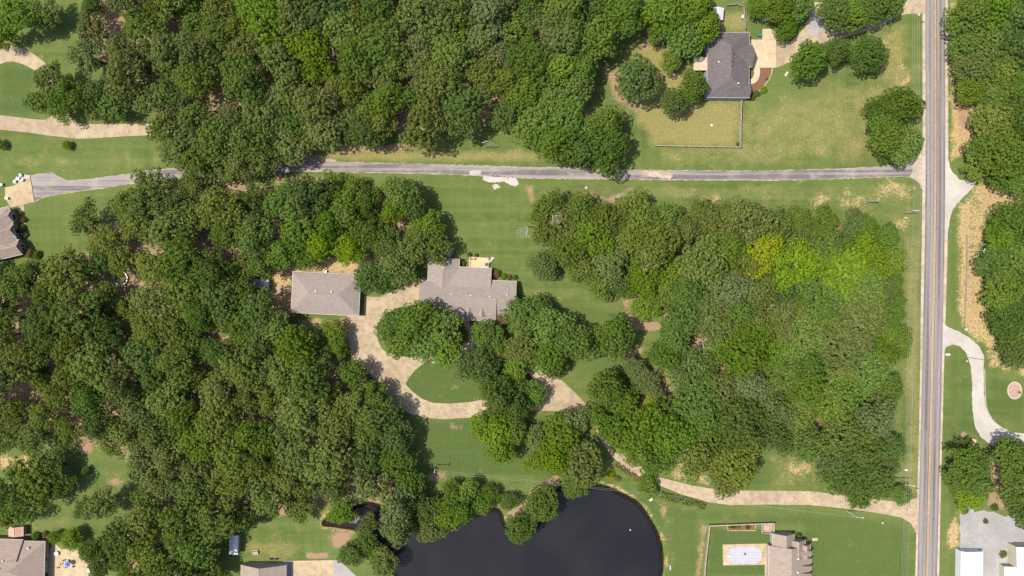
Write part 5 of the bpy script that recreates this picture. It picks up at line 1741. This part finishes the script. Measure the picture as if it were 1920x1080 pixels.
def mailbox(px, py, label, mat="pale_paint"):
    t = empty("mailbox", W(px, py), label, "mailbox")
    box_obj("post", (0, 0, 0.5), (0.14, 0.14, 1.1), "weathered_wood", t)
    bm = bmesh.new()
    ring = [(-0.16, 0), (0.16, 0), (0.16, 0.18), (0.11, 0.28), (0, 0.32), (-0.11, 0.28), (-0.16, 0.18)]
    f0 = [bm.verts.new((-0.4, y, 1.06 + z)) for y, z in ring]
    f1 = [bm.verts.new((0.4, y, 1.06 + z)) for y, z in ring]
    bm.faces.new(f0[::-1])
    bm.faces.new(f1)
    for k in range(7):
        bm.faces.new((f0[k], f0[(k + 1) % 7], f1[(k + 1) % 7], f1[k]))
    obj_from_bm("box", bm, mat, t)
    return t


mailbox(1727, 42, "mailbox on the verge below the north driveway mouth", "weathered_wood")
mailbox(1725, 347, "white mailbox at the lane junction corner")
mailbox(1717, 916, "mailbox at the mouth of the long driveway")
mailbox(1782.5, 410, "reddish mailbox at the gravel entrance across the road", "red_paint")


def small_box(px, py, size, mat, label, name="utility_box", rz=0.0, cat="box"):
    t = empty(name, W(px, py), label, cat, None, rz)
    box_obj("body", (0, 0, size[2] / 2), size, mat, t, 0, 0.04)
    box_obj("lid", (0, 0, size[2] + 0.03), (size[0] + 0.06, size[1] + 0.06, 0.06), mat, t)
    return t


small_box(1423, 67, (1.4, 1.0, 0.9), "green_plastic", "dark green utility box on the grass beside the parking pad")
small_box(1391, 33, (0.7, 1.2, 0.9), "grey_metal", "grey box against the short fence")
small_box(1776, 664.5, (1.5, 0.7, 0.5), "pale_paint", "pale concrete meter box at the gravel drive mouth")
small_box(1697, 408.5, (0.8, 0.3, 0.4), "pale_paint", "small pale marker block on the verge beside the utility pole")
small_box(1698, 880.5, (1.0, 0.5, 0.5), "white_metal", "white meter box on the verge above the driveway mouth")
small_box(1721.5, 29, (0.4, 0.6, 0.7), "white_metal", "white marker at the north driveway corner")
small_box(611.5, 509, (0.9, 0.9, 0.9), "white_metal", "white air conditioner outside the north wall of the garage", "air_conditioner", 0, "appliance")
small_box(1528, 1011, (1.9, 0.9, 0.15), "cream_paving", "tan stone slab on the lawn beside the pool house", "stone_slab", 0.05, "slab")
small_box(1099, 352, (0.9, 0.7, 0.35), "stone", "pale boulder on the grass verge below the lane", "boulder", 0.3, "rock")
small_box(1654, 980, (0.3, 0.5, 0.4), "white_metal", "small white marker on the lawn beside the lamp pole")
small_box(1220, 936, (1.2, 0.7, 0.5), "white_metal", "white garden ornament beside the round shrub", "garden_ornament", 0.6, "ornament")
small_box(1474, 139, (0.7, 1.6, 0.3), "stone", "flat pale rock on the lawn below the parking pad", "boulder", -0.6, "rock")
small_box(1334, 235, (0.8, 0.8, 0.3), "pale_paint", "round pale cover on the dry backyard grass", "well_cover", 0, "cover")
small_box(1264, 141, (0.8, 0.8, 0.6), "white_metal", "white bird bath between the backyard trees", "bird_bath", 0, "ornament")
small_box(1812, 677, (0.5, 0.4, 0.4), "pale_paint", "small pale stone on the oval grass strip by the gravel drive", "boulder", 0, "rock")
small_box(1810, 617.5, (0.7, 0.7, 0.6), "pale_paint", "pale gate post base at the end of the pipe fence", "gate_post", 0, "post")


# picnic table, grill, bench, trailer, gate, fire ring
pt = empty("picnic_table", W(480, 1035), "dark picnic table on the small back lawn", "table", None, 0.1)
box_obj("table_top", (0, 0, 0.74), (1.9, 0.8, 0.06), "weathered_wood", pt)
for sy in (-0.75, 0.75):
    box_obj("seat", (0, sy, 0.45), (1.9, 0.3, 0.05), "pole_wood", pt)
for sx in (-0.7, 0.7):
    box_obj("leg_frame", (sx, 0, 0.38), (0.1, 1.5, 0.08), "weathered_wood", pt)
    box_obj("leg", (sx, 0.45, 0.35), (0.09, 0.09, 0.72), "weathered_wood", pt)
    box_obj("leg", (sx, -0.45, 0.35), (0.09, 0.09, 0.72), "weathered_wood", pt)
for gx, lb in ((508, "black grill with lid behind the south house"), (517, "second black grill beside the gable of the south house")):
    g = empty("grill", W(gx, 1047.5), lb, "grill")
    box_obj("body", (0, 0, 0.75), (1.2, 0.6, 0.3), "dark_metal", g, 0, 0.05)
    box_obj("hood", (0, 0.05, 1.05), (1.15, 0.5, 0.28), "dark_metal", g, 0, 0.1)
    for sx in (-.5, .5):
        for sy in (-.22, .22):
            box_obj("leg", (sx, sy, 0.3), (0.05, 0.05, 0.6), "dark_metal", g)
bn = empty("bench", W(1256, 1063), "grey bench on the grass bank east of the pond", "bench", None, math.radians(95))
for k in range(4):
    box_obj("slat", (0, -0.25 + 0.17 * k, 0.45), (1.8, 0.14, 0.05), "grey_metal", bn)
box_obj("backrest", (0, 0.36, 0.7), (1.8, 0.06, 0.45), "grey_metal", bn)
for sx in (-.8, .8):
    box_obj("leg", (sx, 0, 0.21), (0.08, 0.6, 0.43), "dark_metal", bn)
tl = empty("utility_trailer", W(1822, 829), "small tan flatbed trailer parked on the grass by the road", "trailer", None, math.radians(-22))
box_obj("bed", (0, 0, 0.6), (1.35, 2.6, 0.1), "new_wood", tl)
for sx in (-0.72, 0.72):
    box_obj("side_rail", (sx, 0, 0.75), (0.08, 2.6, 0.22), "pale_paint", tl)
    bm = bmesh.new()
    bm_tube(bm, [(sx * 1.06, -0.2, 0.33), (sx * 1.06 + (0.2 if sx > 0 else -0.2), -0.2, 0.33)], 0.33, 14)
    obj_from_bm("wheel", bm, "rubber", tl)
box_obj("axle", (0, -0.2, 0.35), (1.5, 0.08, 0.08), "dark_metal", tl)
box_obj("front_board", (0, 1.3, 0.8), (1.35, 0.08, 0.35), "pale_paint", tl)
tube_obj("drawbar", [(0, 1.3, 0.5), (0, 2.1, 0.45)], 0.05, "dark_metal", tl)
gt = empty("farm_gate", W(1828, 672.5), "closed tube gate across the white gravel drive", "gate", None, math.radians(-9))
for zz in (0.35, 0.65, 0.95, 1.2):
    tube_obj("rail", [(-2.6, 0, zz), (2.6, 0, zz)], 0.045, "dark_metal", gt)
for sx in (-2.7, 0, 2.7):
    box_obj("post", (sx, 0, 0.65), (0.12, 0.12, 1.35), "grey_metal", gt)
fr = empty("planting_ring", W(1902, 732), "round bare-earth bed ringed with stones on the lawn across the road", "garden bed")
bm = bmesh.new()
bm_disc(bm, (0, 0, 0.0), 2.9, 0.08, 28, 2.4)
obj_from_bm("soil", bm, "pink_brick", fr)
stone = None
for k in range(26):
    a = 2 * math.pi * k / 26
    c_ = (2.45 * math.cos(a), 2.95 * math.sin(a), 0.1)
    if stone is None:
        stone = box_obj("stone", (0, 0, 0), (0.42, 0.62, 0.28), "stone", fr, 0, 0.08)
        stone.location = c_
        stone.rotation_euler.z = a
    else:
        share("stone", stone, fr, c_, a + RNG.uniform(-.2, .2))
stp = empty("bird_feeder", W(1906, 735), "small post feeder in the ring of stones", "feeder")
tube_obj("post", [(0, 0, 0), (0, 0, 1.4)], 0.05, "weathered_wood", stp)
box_obj("tray", (0, 0, 1.42), (0.5, 0.5, 0.06), "weathered_wood", stp)
box_obj("roof", (0, 0, 1.75), (0.6, 0.6, 0.08), "dark_metal", stp)
box_obj("panel", (0, 0, 1.58), (0.2, 0.2, 0.3), "glass_dark", stp)
ed = empty("timber_edging", W(1846, 700), "pale timber edging along the outer bend of the gravel drive", "edging")
edl = catmull([(1846, 692), (1846, 715), (1847, 742), (1850, 766), (1860, 786), (1876, 800), (1896, 811), (1918, 818)], False, 3)
for a, b in zip(edl, edl[1:]):
    A, B = W(*a) - W(1846, 700), W(*b) - W(1846, 700)
    d = B - A
    box_obj("timber", tuple((A + B) / 2 + Vector((0, 0, 0.1))), (d.length, 0.26, 0.26), "weathered_wood", ed, math.atan2(d.y, d.x))
eb = empty("bed_edging", W(1430, 165), "pale stone edging round the curved flower bed", "edging")
edl = catmull([(1448.5, 127), (1445, 142), (1436, 157), (1426, 168), (1415, 177)], False, 3)
for a, b in zip(edl, edl[1:]):
    A, B = W(*a) - W(1430, 165), W(*b) - W(1430, 165)
    d = B - A
    box_obj("stone", tuple((A + B) / 2 + Vector((0, 0, 0.06))), (d.length * 0.96, 0.22, 0.2), "stone", eb, math.atan2(d.y, d.x))

# wooden rack beside the garage
rk = empty("lumber_rack", W(526, 545), "low rack of pinkish boards on the dry grass beside the garage", "lumber rack", None, math.radians(-3))
for k in range(3):
    box_obj("board", (-0.5 + 0.45 * k, 0, 0.45 + 0.04 * k), (0.38, 4.0, 0.06), "pink_brick" if k else "weathered_wood", rk)
for sy in (-1.5, 1.5):
    box_obj("bearer", (0, sy, 0.2), (1.5, 0.15, 0.4), "weathered_wood", rk)

# fountain float on the pond
fl = empty("pond_float", Vector((W(1182, 994).x, W(1182, 994).y, -0.28)), "small white float on the dark pond", "float")
bm = bmesh.new()
bm_disc(bm, (0, 0, -0.05), 0.26, 0.2, 12)
obj_from_bm("float_body", bm, "white_metal", fl)
tube_obj("nozzle", [(0, 0, 0.1), (0, 0, 0.45)], 0.07, "grey_metal", fl)


def car(px, py, rz, label):
    t = empty("parked_car", W(px, py), label, "car", None, rz)
    bm = bmesh.new()
    prof = [(-2.35, 0.45), (-2.4, 0.85), (-2.2, 1.02), (-1.0, 1.08), (-0.1, 1.68), (1.5, 1.72), (2.15, 1.15), (2.35, 1.0), (2.35, 0.45)]
    for y in (-0.9, 0.9):
        pass
    rings = []
    for y, k in ((-0.92, 0.94), (-0.86, 1.0), (0.86, 1.0), (0.92, 0.94)):
        rings.append([bm.verts.new((x, y * (0.82 if z > 1.3 else 1.0), 0.45 + (z - 0.45) * k)) for x, z in prof])
    for r0, r1 in zip(rings, rings[1:]):
        for k in range(len(prof)):
            bm.faces.new((r0[k], r0[(k + 1) % len(prof)], r1[(k + 1) % len(prof)], r1[k]))
    bm.faces.new(rings[0])
    bm.faces.new(rings[-1][::-1])
    obj_from_bm("body", bm, "car_paint", t)
    bm = bmesh.new()
    vs = [bm.verts.new(p) for p in ((-1.0, -0.72, 1.11), (-1.0, 0.72, 1.11), (-0.15, 0.62, 1.69), (-0.15, -0.62, 1.69))]
    bm.faces.new(vs)
    obj_from_bm("windscreen", bm, "glass_dark", t)
    bm = bmesh.new()
    vs = [bm.verts.new(p) for p in ((2.12, -0.72, 1.22), (2.12, 0.72, 1.22), (1.55, 0.62, 1.72), (1.55, -0.62, 1.72))]
    bm.faces.new(vs)
    obj_from_bm("rear_window", bm, "glass_dark", t)
    for sx in (-1.45, 1.45):
        for sy in (-0.84, 0.84):
            bm = bmesh.new()
            bm_tube(bm, [(sx, sy - 0.11, 0.34), (sx, sy + 0.11, 0.34)], 0.34, 14)
            w = obj_from_bm("wheel", bm, "rubber", t)
            bm = bmesh.new()
            s = 0.115 if sy > 0 else -0.115
            bm_tube(bm, [(sx, sy + s * 0.6, 0.34), (sx, sy + s * 1.05, 0.34)], 0.2, 10)
            obj_from_bm("rim", bm, "grey_metal", w)
    for sy in (-0.62, 0.62):
        box_obj("headlight", (-2.36, sy, 0.82), (0.08, 0.36, 0.14), "white_metal", t)
    return t


car(697, 712, math.radians(-50), "dark car parked in the tree shade at the drive bend")
